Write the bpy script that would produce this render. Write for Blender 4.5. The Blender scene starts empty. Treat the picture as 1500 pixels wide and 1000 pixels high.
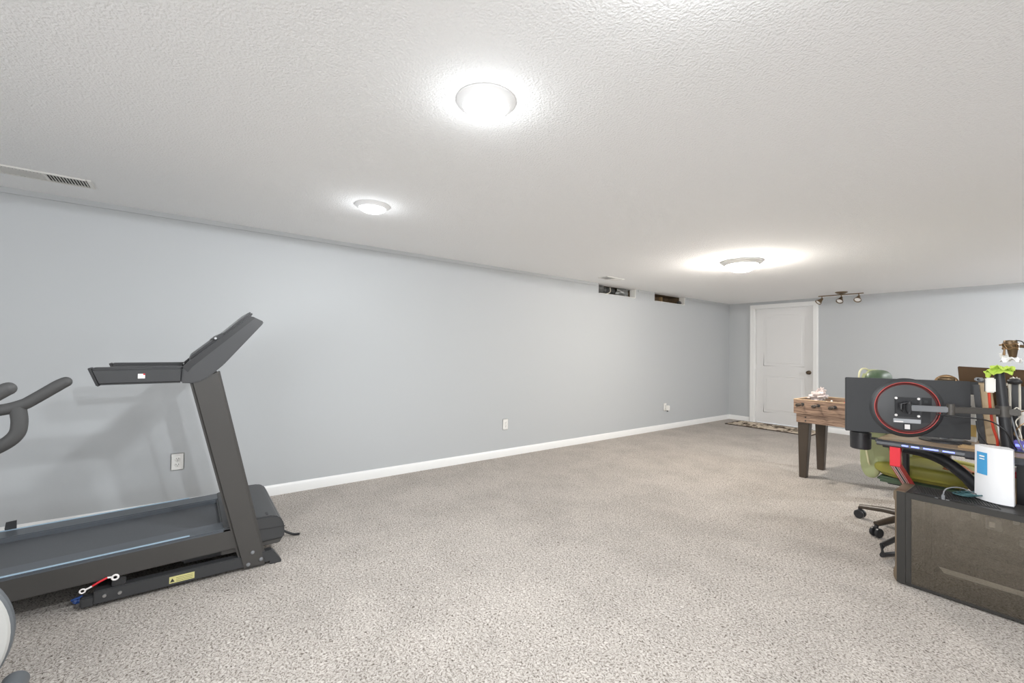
import bpy, bmesh, math, random
from mathutils import Vector, Matrix, noise as mnoise

random.seed(7)
scene = bpy.context.scene
COL = scene.collection
PI = math.pi

# ------------------------------------------------------------------ camera
H = 2.15
cam_d = bpy.data.cameras.new('camera')
cam_d.sensor_width = 36.0
cam_d.lens = 36.0 * 624.7224 / 1500.0
cam_d.clip_start = 0.02
cam = bpy.data.objects.new('camera', cam_d)
COL.objects.link(cam)
_yaw, _pit, _rol = 0.92232, 0.021367, 0.0174925
_f = Vector((-math.sin(_yaw) * math.cos(_pit), math.cos(_yaw) * math.cos(_pit), math.sin(_pit)))
_r = Vector((math.cos(_yaw), math.sin(_yaw), 0))
_u = _r.cross(_f)
_r2 = _r * math.cos(_rol) + _u * math.sin(_rol)
_u2 = _r2.cross(_f)
_m = Matrix((_r2, _u2, -_f)).transposed().to_4x4()
_m.translation = Vector((0, 0, 1.2073))
cam.matrix_world = _m
scene.camera = cam

# ------------------------------------------------------------------ world, exposure, room lamps' energies
world = bpy.data.worlds.new('world')
world.use_nodes = True
world.node_tree.nodes['Background'].inputs[0].default_value = (0.9, 0.95, 1.0, 1)
world.node_tree.nodes['Background'].inputs[1].default_value = 1.0
scene.world = world
vs = scene.view_settings
vs.view_transform = 'Standard'
vs.look = 'None'
vs.exposure = 0.26
vs.gamma = 1.0
vs.use_curve_mapping = False

COOL = (0.93, 0.97, 1.0)
WARM = (1.0, 0.935, 0.85)
NEUT = (0.95, 0.975, 1.0)
# watts: (straight down, whole lower half-space, leaking along the ceiling)
LAMPS = dict(near=(12, 27, 1.6), wall=(5, 3, 1.1), mid=(14, 64, 5), far=(8, 30, 29), right=(6, 6, 12), rear=(5, 6, 14), side=(30, 72, 34))  # right, rear and side feed fill lamps added out of view
FILL_RIGHT, FILL_FRONT = 5, 74        # daylight watts, as fill, from two added windows outside the view
scene.cycles.max_bounces = 16
scene.cycles.diffuse_bounces = 10


def fill_area_light(name, loc, rot, sx, sy, energy, color):  # area light added to brighten the room from an unseen opening
    l = bpy.data.lights.new(name, 'AREA')
    l.shape = 'RECTANGLE'
    l.size, l.size_y = sx, sy
    l.energy = energy
    l.color = color
    o = bpy.data.objects.new(name, l)
    COL.objects.link(o)
    o.location = loc
    o.rotation_euler = rot
    return o


fill_area_light('window_fill', (3.37, -0.6, 1.25), (0, PI / 2, 0), 1.5, 3.6, FILL_RIGHT, (0.93, 0.97, 1.0))
fill_area_light('window_fill', (0.8, -2.97, 1.05), (PI / 2, 0, 0), 3.6, 1.85, FILL_FRONT, (0.97, 0.985, 1.0))

A = 3.9425          # left wall plane x = -A
B = 8.1333          # back wall plane y = B
XR = 3.4            # right wall
YN = -3.0           # wall behind the camera


# ------------------------------------------------------------------ materials
def mat(name, col, rough=0.5, metal=0.0, spec=0.5, var=0.0, vscale=30, bump=0.0, bscale=200, emit=None, estr=0.0,
        coat=0.0, stretch=None):
    m = bpy.data.materials.new(name)
    m.use_nodes = True
    nt = m.node_tree
    b = nt.nodes['Principled BSDF']
    b.inputs['Base Color'].default_value = (*col, 1)
    b.inputs['Roughness'].default_value = rough
    b.inputs['Metallic'].default_value = metal
    b.inputs['Specular IOR Level'].default_value = spec
    b.inputs['Coat Weight'].default_value = coat
    if emit:
        b.inputs['Emission Color'].default_value = (*emit, 1)
        b.inputs['Emission Strength'].default_value = estr
    if var or bump:
        tc = nt.nodes.new('ShaderNodeTexCoord')
        mp = nt.nodes.new('ShaderNodeMapping')
        nt.links.new(tc.outputs['Object'], mp.inputs[0])
        if stretch:
            mp.inputs['Scale'].default_value = stretch
    if var:
        n = nt.nodes.new('ShaderNodeTexNoise')
        n.inputs['Scale'].default_value = vscale
        n.inputs['Detail'].default_value = 5
        nt.links.new(mp.outputs[0], n.inputs['Vector'])
        r = nt.nodes.new('ShaderNodeMapRange')
        r.inputs[1].default_value = 0.25
        r.inputs[2].default_value = 0.75
        r.inputs[3].default_value = 1 - var
        r.inputs[4].default_value = 1 + var
        nt.links.new(n.outputs['Fac'], r.inputs[0])
        x = nt.nodes.new('ShaderNodeVectorMath')
        x.operation = 'SCALE'
        x.inputs[0].default_value = col
        nt.links.new(r.outputs[0], x.inputs['Scale'])
        nt.links.new(x.outputs[0], b.inputs['Base Color'])
    if bump:
        n = nt.nodes.new('ShaderNodeTexNoise')
        n.inputs['Scale'].default_value = bscale
        n.inputs['Detail'].default_value = 3
        nt.links.new(mp.outputs[0], n.inputs['Vector'])
        bp = nt.nodes.new('ShaderNodeBump')
        bp.inputs['Strength'].default_value = bump
        bp.inputs['Distance'].default_value = 0.004
        nt.links.new(n.outputs['Fac'], bp.inputs['Height'])
        nt.links.new(bp.outputs[0], b.inputs['Normal'])
    return m


def carpet_mat():
    m = bpy.data.materials.new('frieze_carpet')
    m.use_nodes = True
    nt = m.node_tree
    L = nt.links.new
    b = nt.nodes['Principled BSDF']
    b.inputs['Roughness'].default_value = 1.0
    b.inputs['Specular IOR Level'].default_value = 0.05
    tc = nt.nodes.new('ShaderNodeTexCoord')
    # warp so the tufts curl
    w = nt.nodes.new('ShaderNodeTexNoise'); w.inputs['Scale'].default_value = 40; w.inputs['Detail'].default_value = 2
    L(tc.outputs['Object'], w.inputs['Vector'])
    ws = nt.nodes.new('ShaderNodeVectorMath'); ws.operation = 'MULTIPLY_ADD'
    ws.inputs[1].default_value = (0.03, 0.03, 0.0)
    L(w.outputs['Color'], ws.inputs[0]); L(tc.outputs['Object'], ws.inputs[2])
    n1 = nt.nodes.new('ShaderNodeTexNoise'); n1.inputs['Scale'].default_value = 120; n1.inputs['Detail'].default_value = 6
    n1.inputs['Roughness'].default_value = 0.68
    L(ws.outputs[0], n1.inputs['Vector'])
    cr = nt.nodes.new('ShaderNodeValToRGB')
    e = cr.color_ramp.elements
    e[0].position = 0.355; e[0].color = (0.12, 0.10, 0.083, 1)
    e[1].position = 0.66; e[1].color = (0.82, 0.772, 0.722, 1)
    k = e.new(0.43); k.color = (0.35, 0.308, 0.27, 1)
    k = e.new(0.50); k.color = (0.60, 0.548, 0.50, 1)
    L(n1.outputs['Fac'], cr.inputs[0])
    # broad mottling of the pile direction
    n2 = nt.nodes.new('ShaderNodeTexNoise'); n2.inputs['Scale'].default_value = 2.6; n2.inputs['Detail'].default_value = 7
    n2.inputs['Roughness'].default_value = 0.62
    L(tc.outputs['Object'], n2.inputs['Vector'])
    mr = nt.nodes.new('ShaderNodeMapRange')
    mr.inputs[1].default_value = 0.36; mr.inputs[2].default_value = 0.62
    mr.inputs[3].default_value = 0.79; mr.inputs[4].default_value = 0.92
    L(n2.outputs['Fac'], mr.inputs[0])
    mx = nt.nodes.new('ShaderNodeVectorMath'); mx.operation = 'SCALE'
    L(cr.outputs[0], mx.inputs[0]); L(mr.outputs[0], mx.inputs['Scale'])
    L(mx.outputs[0], b.inputs['Base Color'])
    bp = nt.nodes.new('ShaderNodeBump'); bp.inputs['Strength'].default_value = 0.9; bp.inputs['Distance'].default_value = 0.012
    L(n1.outputs['Fac'], bp.inputs['Height']); L(bp.outputs[0], b.inputs['Normal'])
    return m


def ceiling_mat():
    m = bpy.data.materials.new('popcorn_ceiling')
    m.use_nodes = True
    nt = m.node_tree
    L = nt.links.new
    b = nt.nodes['Principled BSDF']
    b.inputs['Base Color'].default_value = (0.90, 0.905, 0.91, 1)
    b.inputs['Roughness'].default_value = 0.95
    b.inputs['Specular IOR Level'].default_value = 0.1
    tc = nt.nodes.new('ShaderNodeTexCoord')
    n = nt.nodes.new('ShaderNodeTexNoise'); n.inputs['Scale'].default_value = 115; n.inputs['Detail'].default_value = 3
    n.inputs['Roughness'].default_value = 0.55
    L(tc.outputs['Object'], n.inputs['Vector'])
    bp = nt.nodes.new('ShaderNodeBump'); bp.inputs['Strength'].default_value = 0.8; bp.inputs['Distance'].default_value = 0.007
    L(n.outputs['Fac'], bp.inputs['Height']); L(bp.outputs[0], b.inputs['Normal'])
    return m


def wood_mat(name, c1, c2, scale=6, axis='X', rough=0.55):
    m = bpy.data.materials.new(name)
    m.use_nodes = True
    nt = m.node_tree
    L = nt.links.new
    b = nt.nodes['Principled BSDF']
    b.inputs['Roughness'].default_value = rough
    tc = nt.nodes.new('ShaderNodeTexCoord')
    mp = nt.nodes.new('ShaderNodeMapping')
    mp.inputs['Scale'].default_value = (1.5, 14, 14) if axis == 'X' else (14, 14, 1.5)
    L(tc.outputs['Object'], mp.inputs[0])
    n = nt.nodes.new('ShaderNodeTexNoise'); n.inputs['Scale'].default_value = scale; n.inputs['Detail'].default_value = 6
    n.inputs['Distortion'].default_value = 0.6
    L(mp.outputs[0], n.inputs['Vector'])
    cr = nt.nodes.new('ShaderNodeValToRGB')
    cr.color_ramp.elements[0].position = 0.33; cr.color_ramp.elements[0].color = (*c1, 1)
    cr.color_ramp.elements[1].position = 0.62; cr.color_ramp.elements[1].color = (*c2, 1)
    L(n.outputs['Fac'], cr.inputs[0]); L(cr.outputs[0], b.inputs['Base Color'])
    return m


def rug_mat():
    m = bpy.data.materials.new('patterned_rug')
    m.use_nodes = True
    nt = m.node_tree
    L = nt.links.new
    b = nt.nodes['Principled BSDF']
    b.inputs['Roughness'].default_value = 1.0
    b.inputs['Specular IOR Level'].default_value = 0.05
    tc = nt.nodes.new('ShaderNodeTexCoord')
    mp = nt.nodes.new('ShaderNodeMapping'); mp.inputs['Scale'].default_value = (6.5, 8.5, 1)
    L(tc.outputs['Object'], mp.inputs[0])
    v = nt.nodes.new('ShaderNodeTexVoronoi'); v.feature = 'F1'; v.distance = 'CHEBYCHEV'; v.inputs['Scale'].default_value = 1.0
    L(mp.outputs[0], v.inputs['Vector'])
    cr = nt.nodes.new('ShaderNodeValToRGB'); cr.color_ramp.interpolation = 'CONSTANT'
    e = cr.color_ramp.elements
    e[0].position = 0; e[0].color = (0.07, 0.045, 0.03, 1)
    e[1].position = 0.22; e[1].color = (0.68, 0.58, 0.46, 1)
    k = e.new(0.46); k.color = (0.09, 0.06, 0.04, 1)
    k = e.new(0.58); k.color = (0.60, 0.52, 0.42, 1)
    L(v.outputs['Distance'], cr.inputs[0]); L(cr.outputs[0], b.inputs['Base Color'])
    return m


def glass_mat():
    m = bpy.data.materials.new('smoked_glass')
    m.use_nodes = True
    nt = m.node_tree
    L = nt.links.new
    for n in list(nt.nodes):
        nt.nodes.remove(n)
    out = nt.nodes.new('ShaderNodeOutputMaterial')
    tr = nt.nodes.new('ShaderNodeBsdfTransparent'); tr.inputs[0].default_value = (0.84, 0.82, 0.78, 1)
    gl = nt.nodes.new('ShaderNodeBsdfGlossy'); gl.inputs['Roughness'].default_value = 0.02; gl.inputs[0].default_value = (0.72, 0.68, 0.61, 1)
    mx = nt.nodes.new('ShaderNodeMixShader')
    fr = nt.nodes.new('ShaderNodeFresnel'); fr.inputs[0].default_value = 1.9
    ma = nt.nodes.new('ShaderNodeMath'); ma.operation = 'ADD'; ma.inputs[1].default_value = 0.09; ma.use_clamp = True
    L(fr.outputs[0], ma.inputs[0])
    L(ma.outputs[0], mx.inputs[0]); L(tr.outputs[0], mx.inputs[1]); L(gl.outputs[0], mx.inputs[2])
    L(mx.outputs[0], out.inputs[0])
    return m


M = {}
M['wall'] = mat('wall_paint', (0.485, 0.501, 0.512), 0.6, spec=0.3, bump=0.06, bscale=260)
M['white'] = mat('white_trim_paint', (0.83, 0.83, 0.82), 0.35)
M['door'] = mat('white_door_paint', (0.74, 0.735, 0.73), 0.4)
M['carpet'] = carpet_mat()
M['ceil'] = ceiling_mat()
M['plastic_white'] = mat('white_plastic', (0.80, 0.79, 0.76), 0.35)
M['slot'] = mat('dark_slot', (0.03, 0.03, 0.03), 0.6)
M['bronze'] = mat('oiled_bronze', (0.10, 0.072, 0.05), 0.38, metal=0.8)
M['bronze_lamp'] = mat('brushed_bronze', (0.22, 0.16, 0.10), 0.35, metal=0.85)
M['lamp_white'] = mat('lamp_ring_white', (0.8, 0.8, 0.8), 0.4)
M['lamp_grey'] = mat('lamp_ring_nickel', (0.62, 0.62, 0.60), 0.35, metal=0.3)
M['diffuser'] = mat('lit_diffuser', (0.9, 0.9, 0.9), 0.4, emit=(0.97, 0.99, 1.0), estr=1.6)
M['diffuser_warm'] = mat('lit_glass_bowl', (0.9, 0.9, 0.9), 0.3, emit=(1.0, 0.97, 0.92), estr=2.0)
M['foil'] = mat('crumpled_foil', (0.32, 0.33, 0.33), 0.28, metal=0.9, bump=0.6, bscale=25)
M['cavity'] = mat('brown_cavity_board', (0.16, 0.11, 0.065), 0.8, var=0.3, vscale=8)
M['black_bag'] = mat('black_sheet', (0.05, 0.052, 0.05), 0.3)
# treadmill
M['steel'] = mat('graphite_painted_steel', (0.056, 0.053, 0.050), 0.42, spec=0.5, bump=0.03, bscale=500)
M['tm_plastic'] = mat('charcoal_plastic', (0.042, 0.043, 0.045), 0.38, bump=0.03, bscale=400)
M['tm_gloss'] = mat('gunmetal_panel', (0.075, 0.075, 0.077), 0.28, metal=0.35)
M['tm_black'] = mat('black_plastic', (0.028, 0.028, 0.03), 0.4)
M['belt'] = mat('running_belt', (0.075, 0.08, 0.088), 0.42, var=0.05, vscale=60, bump=0.05, bscale=700)
M['rail'] = mat('blue_grey_rail', (0.085, 0.095, 0.108), 0.35)
M['stripe'] = mat('pale_blue_stripe', (0.36, 0.50, 0.62), 0.4)
M['bolt'] = mat('steel_bolt', (0.5, 0.5, 0.5), 0.3, metal=0.9)
M['yellow'] = mat('yellow_warning_label', (0.62, 0.58, 0.25), 0.5)
M['red'] = mat('red_plastic', (0.62, 0.02, 0.03), 0.4)
M['sticker'] = mat('white_sticker', (0.85, 0.82, 0.80), 0.5)
M['grip'] = mat('foam_grip', (0.055, 0.055, 0.055), 0.65, bump=0.08, bscale=400)
M['bike_cover'] = mat('pale_grey_cover', (0.44, 0.44, 0.425), 0.4)
M['bike_rim'] = mat('dark_grey_rim', (0.12, 0.13, 0.14), 0.4)
M['blue'] = mat('blue_plastic', (0.03, 0.09, 0.32), 0.4)
# desk corner
M['mon_back'] = mat('matte_black_housing', (0.031, 0.032, 0.034), 0.45, spec=0.5)
M['mon_disc'] = mat('dark_grey_disc', (0.062, 0.063, 0.066), 0.5)
M['ring_red'] = mat('red_ring', (0.60, 0.10, 0.09), 0.3)
M['ring_dark'] = mat('dark_red_groove', (0.09, 0.012, 0.012), 0.35)
M['screen'] = mat('dark_screen', (0.01, 0.01, 0.012), 0.12)
M['alu'] = mat('grey_arm_paint', (0.20, 0.205, 0.215), 0.4, metal=0.3)
M['arm_dark'] = mat('dark_arm_paint', (0.075, 0.068, 0.06), 0.4, metal=0.2)
M['silver'] = mat('silver_label', (0.42, 0.43, 0.45), 0.35, metal=0.3)
M['black'] = mat('black_satin', (0.022, 0.022, 0.024), 0.38)
M['desk_top'] = mat('desk_surface', (0.30, 0.215, 0.14), 0.35, var=0.12, vscale=14)  # tan reflection of the wall on a black top, put into the colour
M['desk_edge'] = mat('desk_edge_black', (0.05, 0.052, 0.058), 0.38)
M['led'] = mat('blue_led', (0.2, 0.25, 0.9), 0.4, emit=(0.16, 0.20, 1.0), estr=1.6)
M['leg_red'] = mat('red_leg_panel', (0.70, 0.025, 0.04), 0.42)
M['cable_black'] = mat('black_cable', (0.015, 0.015, 0.016), 0.5)
M['cable_white'] = mat('pale_cable', (0.62, 0.58, 0.50), 0.5)
M['cable_red'] = mat('red_cable', (0.60, 0.06, 0.03), 0.45)
M['cable_teal'] = mat('teal_cable', (0.05, 0.12, 0.13), 0.45)
M['pc_black'] = mat('case_black', (0.032, 0.030, 0.027), 0.45, spec=0.4)
M['pc_front'] = mat('case_bronze_front', (0.13, 0.095, 0.06), 0.42)
M['glass'] = glass_mat()
M['pc_in'] = mat('case_interior', (0.02, 0.019, 0.018), 0.6)
M['pc_board'] = mat('circuit_board', (0.06, 0.058, 0.052), 0.55, var=0.4, vscale=25)
M['pc_bright'] = mat('bright_metal', (0.72, 0.72, 0.72), 0.35, metal=0.2)
M['router'] = mat('router_white', (0.80, 0.80, 0.81), 0.35)
M['router_label'] = mat('router_blue_label', (0.06, 0.33, 0.62), 0.45)
M['lime'] = mat('lime_cloth', (0.50, 0.66, 0.10), 0.8, bump=0.2, bscale=120)
M['brown_back'] = mat('brown_black_housing', (0.082, 0.045, 0.020), 0.6, spec=0.2)  # on the second monitor the brown is warm light put into the colour
M['gold'] = mat('brown_gold_metal', (0.33, 0.21, 0.11), 0.35, metal=0.75)
M['mic_dark'] = mat('mic_dark_brown', (0.13, 0.085, 0.045), 0.35, metal=0.6)
M['cloth_white'] = mat('white_cloth', (0.85, 0.84, 0.82), 0.8)
M['tan'] = mat('tan_board', (0.50, 0.37, 0.22), 0.55, var=0.1, vscale=10)
M['cardboard'] = mat('cardboard', (0.42, 0.28, 0.14), 0.75, var=0.12, vscale=12)
M['paper'] = mat('white_paper_box', (0.80, 0.78, 0.73), 0.55)
M['gold_print'] = mat('golden_print', (0.62, 0.42, 0.13), 0.5)
M['purple'] = mat('purple_lit_device', (0.05, 0.04, 0.12), 0.35, emit=(0.25, 0.2, 0.9), estr=0.25)
M['orange'] = mat('orange_cloth', (0.70, 0.25, 0.10), 0.8)
# chair
M['ch_sage'] = mat('sage_upholstery', (0.36, 0.39, 0.20), 0.5, bump=0.05, bscale=300)
M['ch_green'] = mat('dark_green_upholstery', (0.075, 0.12, 0.065), 0.5, bump=0.05, bscale=300)
M['ch_seat'] = mat('olive_seat_lit', (0.33, 0.31, 0.055), 0.5, bump=0.05, bscale=300)  # lit yellow-green of the green chair, the light put into the colour
M['ch_pipe'] = mat('cream_piping', (0.72, 0.68, 0.42), 0.5)
# foosball
M['fb_wood'] = wood_mat('rustic_brown_wood', (0.15, 0.088, 0.058), (0.37, 0.245, 0.17))
M['fb_light'] = wood_mat('pale_wood_rim', (0.45, 0.30, 0.18), (0.62, 0.46, 0.30))
M['fb_leg'] = mat('dark_brown_leg', (0.055, 0.040, 0.028), 0.4)
M['fb_field'] = mat('field_green', (0.06, 0.13, 0.06), 0.5)
M['fb_rod'] = mat('steel_rod', (0.5, 0.5, 0.5), 0.25, metal=0.95)
M['bag'] = mat('pinkish_white_bag', (0.56, 0.48, 0.46), 0.4)
M['rug'] = rug_mat()
M['rug_edge'] = mat('rug_binding', (0.06, 0.04, 0.03), 0.9)


# ------------------------------------------------------------------ mesh helpers
class MB:
    """collects shapes in world coordinates, builds one mesh object"""

    def __init__(self):
        self.bm = bmesh.new()

    def add(self, src):
        me = bpy.data.meshes.new('tmp')
        src.to_mesh(me)
        src.free()
        self.bm.from_mesh(me)
        bpy.data.meshes.remove(me)
        return self

    def box(self, x0, x1, y0, y1, z0, z1, bev=0.0, seg=2, rot=None):
        b = bmesh.new()
        bmesh.ops.create_cube(b, size=1)
        c = Vector(((x0 + x1) / 2, (y0 + y1) / 2, (z0 + z1) / 2))
        for v in b.verts:
            v.co = Vector((v.co.x * (x1 - x0), v.co.y * (y1 - y0), v.co.z * (z1 - z0)))
        if bev:
            bmesh.ops.bevel(b, geom=b.edges[:] + b.verts[:], offset=bev, segments=seg, affect='EDGES', clamp_overlap=True)
        if rot:
            for v in b.verts:
                v.co = rot @ v.co
        for v in b.verts:
            v.co += c
        return self.add(b)

    def prism(self, pts, axis, a, c, bev=0.0, seg=2):
        """polygon in the two other axes, extruded along axis from a to c. 'X': pts=(y,z); 'Y': (x,z); 'Z': (x,y)"""
        b = bmesh.new()

        def mk(p, t):
            if axis == 'X':
                return Vector((t, p[0], p[1]))
            if axis == 'Y':
                return Vector((p[0], t, p[1]))
            return Vector((p[0], p[1], t))
        v0 = [b.verts.new(mk(p, a)) for p in pts]
        v1 = [b.verts.new(mk(p, c)) for p in pts]
        n = len(pts)
        b.faces.new(v0)
        b.faces.new(list(reversed(v1)))
        for i in range(n):
            b.faces.new((v0[i], v1[i], v1[(i + 1) % n], v0[(i + 1) % n]))
        bmesh.ops.recalc_face_normals(b, faces=b.faces[:])
        if bev:
            bmesh.ops.bevel(b, geom=b.edges[:], offset=bev, segments=seg, affect='EDGES', clamp_overlap=True)
        return self.add(b)

    def tube(self, pts, r, seg=10, smooth=0, closed=False, flat=1.0):
        P = [Vector(p) for p in pts]
        R = list(r) if isinstance(r, (list, tuple)) else [r] * len(P)
        if smooth:
            Q, S = [], []
            n = len(P)
            rng = range(n) if closed else range(n - 1)
            for i in rng:
                p0 = P[(i - 1) % n] if closed or i > 0 else P[i] * 2 - P[i + 1]
                p1 = P[i]
                p2 = P[(i + 1) % n]
                p3 = P[(i + 2) % n] if closed or i + 2 < n else p2 * 2 - p1
                for k in range(smooth):
                    t = k / smooth
                    Q.append(0.5 * ((2 * p1) + (p2 - p0) * t + (2 * p0 - 5 * p1 + 4 * p2 - p3) * t * t + (3 * p1 - p0 - 3 * p2 + p3) * t ** 3))
                    S.append(R[i] * (1 - t) + R[(i + 1) % n] * t)
            if not closed:
                Q.append(P[-1]); S.append(R[-1])
            P, R = Q, S
        b = bmesh.new()
        n = len(P)
        rings = []
        up = None
        for i in range(n):
            if closed:
                t = (P[(i + 1) % n] - P[i - 1]).normalized()
            else:
                t = (P[min(i + 1, n - 1)] - P[max(i - 1, 0)]).normalized()
            if up is None:
                up = Vector((0, 0, 1)) if abs(t.z) < 0.9 else Vector((1, 0, 0))
            s = t.cross(up).normalized()
            up = s.cross(t).normalized()
            rings.append([b.verts.new(P[i] + (s * math.cos(2 * PI * k / seg) + up * flat * math.sin(2 * PI * k / seg)) * R[i]) for k in range(seg)])
        m = n if closed else n - 1
        for i in range(m):
            r0, r1 = rings[i], rings[(i + 1) % n]
            for k in range(seg):
                b.faces.new((r0[k], r0[(k + 1) % seg], r1[(k + 1) % seg], r1[k]))
        if not closed:
            b.faces.new(list(reversed(rings[0])))
            b.faces.new(rings[-1])
        bmesh.ops.recalc_face_normals(b, faces=b.faces[:])
        return self.add(b)

    def lathe(self, prof, c, seg=40, axis='Z', cap=True):
        """prof: list of (radius, height) about axis through c"""
        b = bmesh.new()
        rings = []
        for (r, h) in prof:
            ring = []
            for k in range(seg):
                a = 2 * PI * k / seg
                u, v = r * math.cos(a), r * math.sin(a)
                p = {'Z': (u, v, h), 'X': (h, u, v), 'Y': (u, h, v)}[axis]
                ring.append(b.verts.new(Vector(c) + Vector(p)))
            rings.append(ring)
        for i in range(len(rings) - 1):
            for k in range(seg):
                b.faces.new((rings[i][k], rings[i][(k + 1) % seg], rings[i + 1][(k + 1) % seg], rings[i + 1][k]))
        if cap:
            b.faces.new(list(reversed(rings[0])))
            b.faces.new(rings[-1])
        bmesh.ops.remove_doubles(b, verts=b.verts[:], dist=1e-6)
        bmesh.ops.recalc_face_normals(b, faces=b.faces[:])
        return self.add(b)

    def blob(self, c, s, amp=0.0, freq=8.0, sub=4, seed=0, power=None):
        b = bmesh.new()
        bmesh.ops.create_icosphere(b, subdivisions=sub, radius=1)
        for v in b.verts:
            d = v.co.normalized()
            if power:
                q = Vector((math.copysign(abs(d.x) ** power, d.x), math.copysign(abs(d.y) ** power, d.y), math.copysign(abs(d.z) ** power, d.z)))
            else:
                q = d
            k = 1 + amp * mnoise.noise(d * freq + Vector((seed * 3.1, seed, -seed)))
            v.co = Vector((q.x * s[0], q.y * s[1], q.z * s[2])) * k + Vector(c)
        return self.add(b)

    def xform(self, mtx):
        bmesh.ops.transform(self.bm, matrix=mtx, verts=self.bm.verts[:])
        return self

    def build(self, name, m, parent=None, smooth=True, local=False):
        bm = self.bm
        if parent is not None and not local:
            bmesh.ops.transform(bm, matrix=world_of(parent).inverted(), verts=bm.verts[:])
        loc = None
        me = bpy.data.meshes.new(name)
        if smooth:
            for f in bm.faces:
                f.smooth = True
            for e in bm.edges:
                if len(e.link_faces) == 2 and e.calc_face_angle(0) > math.radians(32):
                    e.smooth = False
        bm.to_mesh(me)
        bm.free()
        me.materials.append(m)
        o = bpy.data.objects.new(name, me)
        COL.objects.link(o)
        if parent is not None:
            o.parent = parent
        return o


def world_of(o):
    m = o.matrix_basis.copy()
    while o.parent:
        o = o.parent
        m = o.matrix_basis @ m
    return m


def tag(o, label, cat, group=None):
    o['label'] = label
    o['category'] = cat
    if group:
        o['group'] = group
    return o


def thing(name, label, cat, loc, rz=0.0, group=None):
    o = bpy.data.objects.new(name, None)
    o.empty_display_size = 0.05
    COL.objects.link(o)
    o.location = loc
    o.rotation_euler = (0, 0, rz)
    return tag(o, label, cat, group)


def solo(mb, name, m, label, cat, loc, group=None):
    """thing made of a single mesh: origin at loc"""
    bmesh.ops.translate(mb.bm, vec=-Vector(loc), verts=mb.bm.verts[:])
    o = mb.build(name, m)
    o.location = loc
    return tag(o, label, cat, group)


def struct(mb, name, m, parent=None):
    o = mb.build(name, m, parent)
    if parent is None:
        o['kind'] = 'structure'
    return o


# ------------------------------------------------------------------ room shell
struct(MB().box(-A - 0.1, XR + 0.1, YN - 0.1, B + 0.1, -0.12, 0.0), 'floor', M['carpet'])
struct(MB().box(-A - 0.1, XR + 0.1, YN - 0.1, B + 0.1, H, H + 0.12), 'ceiling', M['ceil'])
ZH = 2.018
HO1 = (4.465, 5.28)
HO2 = (5.757, 6.605)
w = MB().box(-A - 0.1, -A, YN - 0.1, B + 0.1, 0, ZH)
for y0, y1 in ((YN - 0.1, HO1[0]), (HO1[1], HO2[0]), (HO2[1], B + 0.1)):
    w.box(-A - 0.1, -A, y0, y1, ZH, H)
struct(w, 'wall_left', M['wall'])
DX0, DX1, DZ = -3.497, -2.572, 2.045     # door opening
w = MB().box(-A, DX0, B, B + 0.1, 0, H).box(DX1, XR, B, B + 0.1, 0, H).box(DX0, DX1, B, B + 0.1, DZ, H)
struct(w, 'wall_back', M['wall'])
WR = (-2.4, 1.2, 0.5, 2.0)       # window added for its light in the right wall: y0, y1, z0, z1
WF = (-1.0, 2.6, 0.1, 2.0)       # window added for its light behind the camera: x0, x1, z0, z1
w = MB().box(XR, XR + 0.1, YN, WR[0], 0, H).box(XR, XR + 0.1, WR[1], B, 0, H).box(XR, XR + 0.1, WR[0], WR[1], 0, WR[2]).box(XR, XR + 0.1, WR[0], WR[1], WR[3], H)
struct(w, 'wall_right', M['wall'])
w = MB().box(-A, WF[0], YN - 0.1, YN, 0, H).box(WF[1], XR, YN - 0.1, YN, 0, H).box(WF[0], WF[1], YN - 0.1, YN, 0, WF[2]).box(WF[0], WF[1], YN - 0.1, YN, WF[3], H)
struct(w, 'wall_front', M['wall'])
t = MB()
for q in range(4):
    y = WR[0] + (WR[1] - WR[0]) * q / 3
    t.box(XR + 0.02, XR + 0.08, max(WR[0], y - 0.03), min(WR[1], y + 0.03), WR[2], WR[3])
for z in (WR[2], WR[3] - 0.05):
    t.box(XR + 0.02, XR + 0.08, WR[0], WR[1], z, z + 0.05)
struct(t, 'fill_window_1', M['white'])
t = MB()
for q in range(4):
    x = WF[0] + (WF[1] - WF[0]) * q / 3
    t.box(max(WF[0], x - 0.03), min(WF[1], x + 0.03), YN - 0.08, YN - 0.02, WF[2], WF[3])
for z in (WF[2], WF[3] - 0.05):
    t.box(WF[0], WF[1], YN - 0.08, YN - 0.02, z, z + 0.05)
struct(t, 'fill_window_2', M['white'])


def base_prof(t=0.016, h=0.083):
    return [(0, 0), (t, 0), (t, h - 0.018), (t * 0.55, h - 0.004), (t * 0.3, h), (0, h)]


struct(MB().prism([(-A + a, b) for a, b in base_prof()], 'Y', YN, B - 0.001), 'baseboard_left', M['white'])
bb = MB()
for x0, x1 in ((-A + 0.016, -3.567), (-2.502, XR - 0.016)):
    bb.prism([(B - a, b) for a, b in base_prof()], 'X', x0, x1)
struct(bb, 'baseboard_back', M['white'])
struct(MB().prism([(XR - a, b) for a, b in base_prof()], 'Y', YN, B - 0.001), 'baseboard_right', M['white'])
struct(MB().prism([(YN + a, b) for a, b in base_prof()], 'X', -A + 0.016, -1.05), 'baseboard_front', M['white'])
# painted flat strip under the ceiling
t = MB()
for y0, y1 in ((YN, HO1[0] - 0.05), (HO1[1] + 0.06, HO2[0] - 0.05), (HO2[1] + 0.06, B)):
    t.box(-A, -A + 0.010, y0, y1, H - 0.034, H)
struct(t, 'trim_1', M['wall'])
struct(MB().box(-A + 0.006, XR, B - 0.006, B, H - 0.026, H), 'trim_2', M['wall'])
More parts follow.
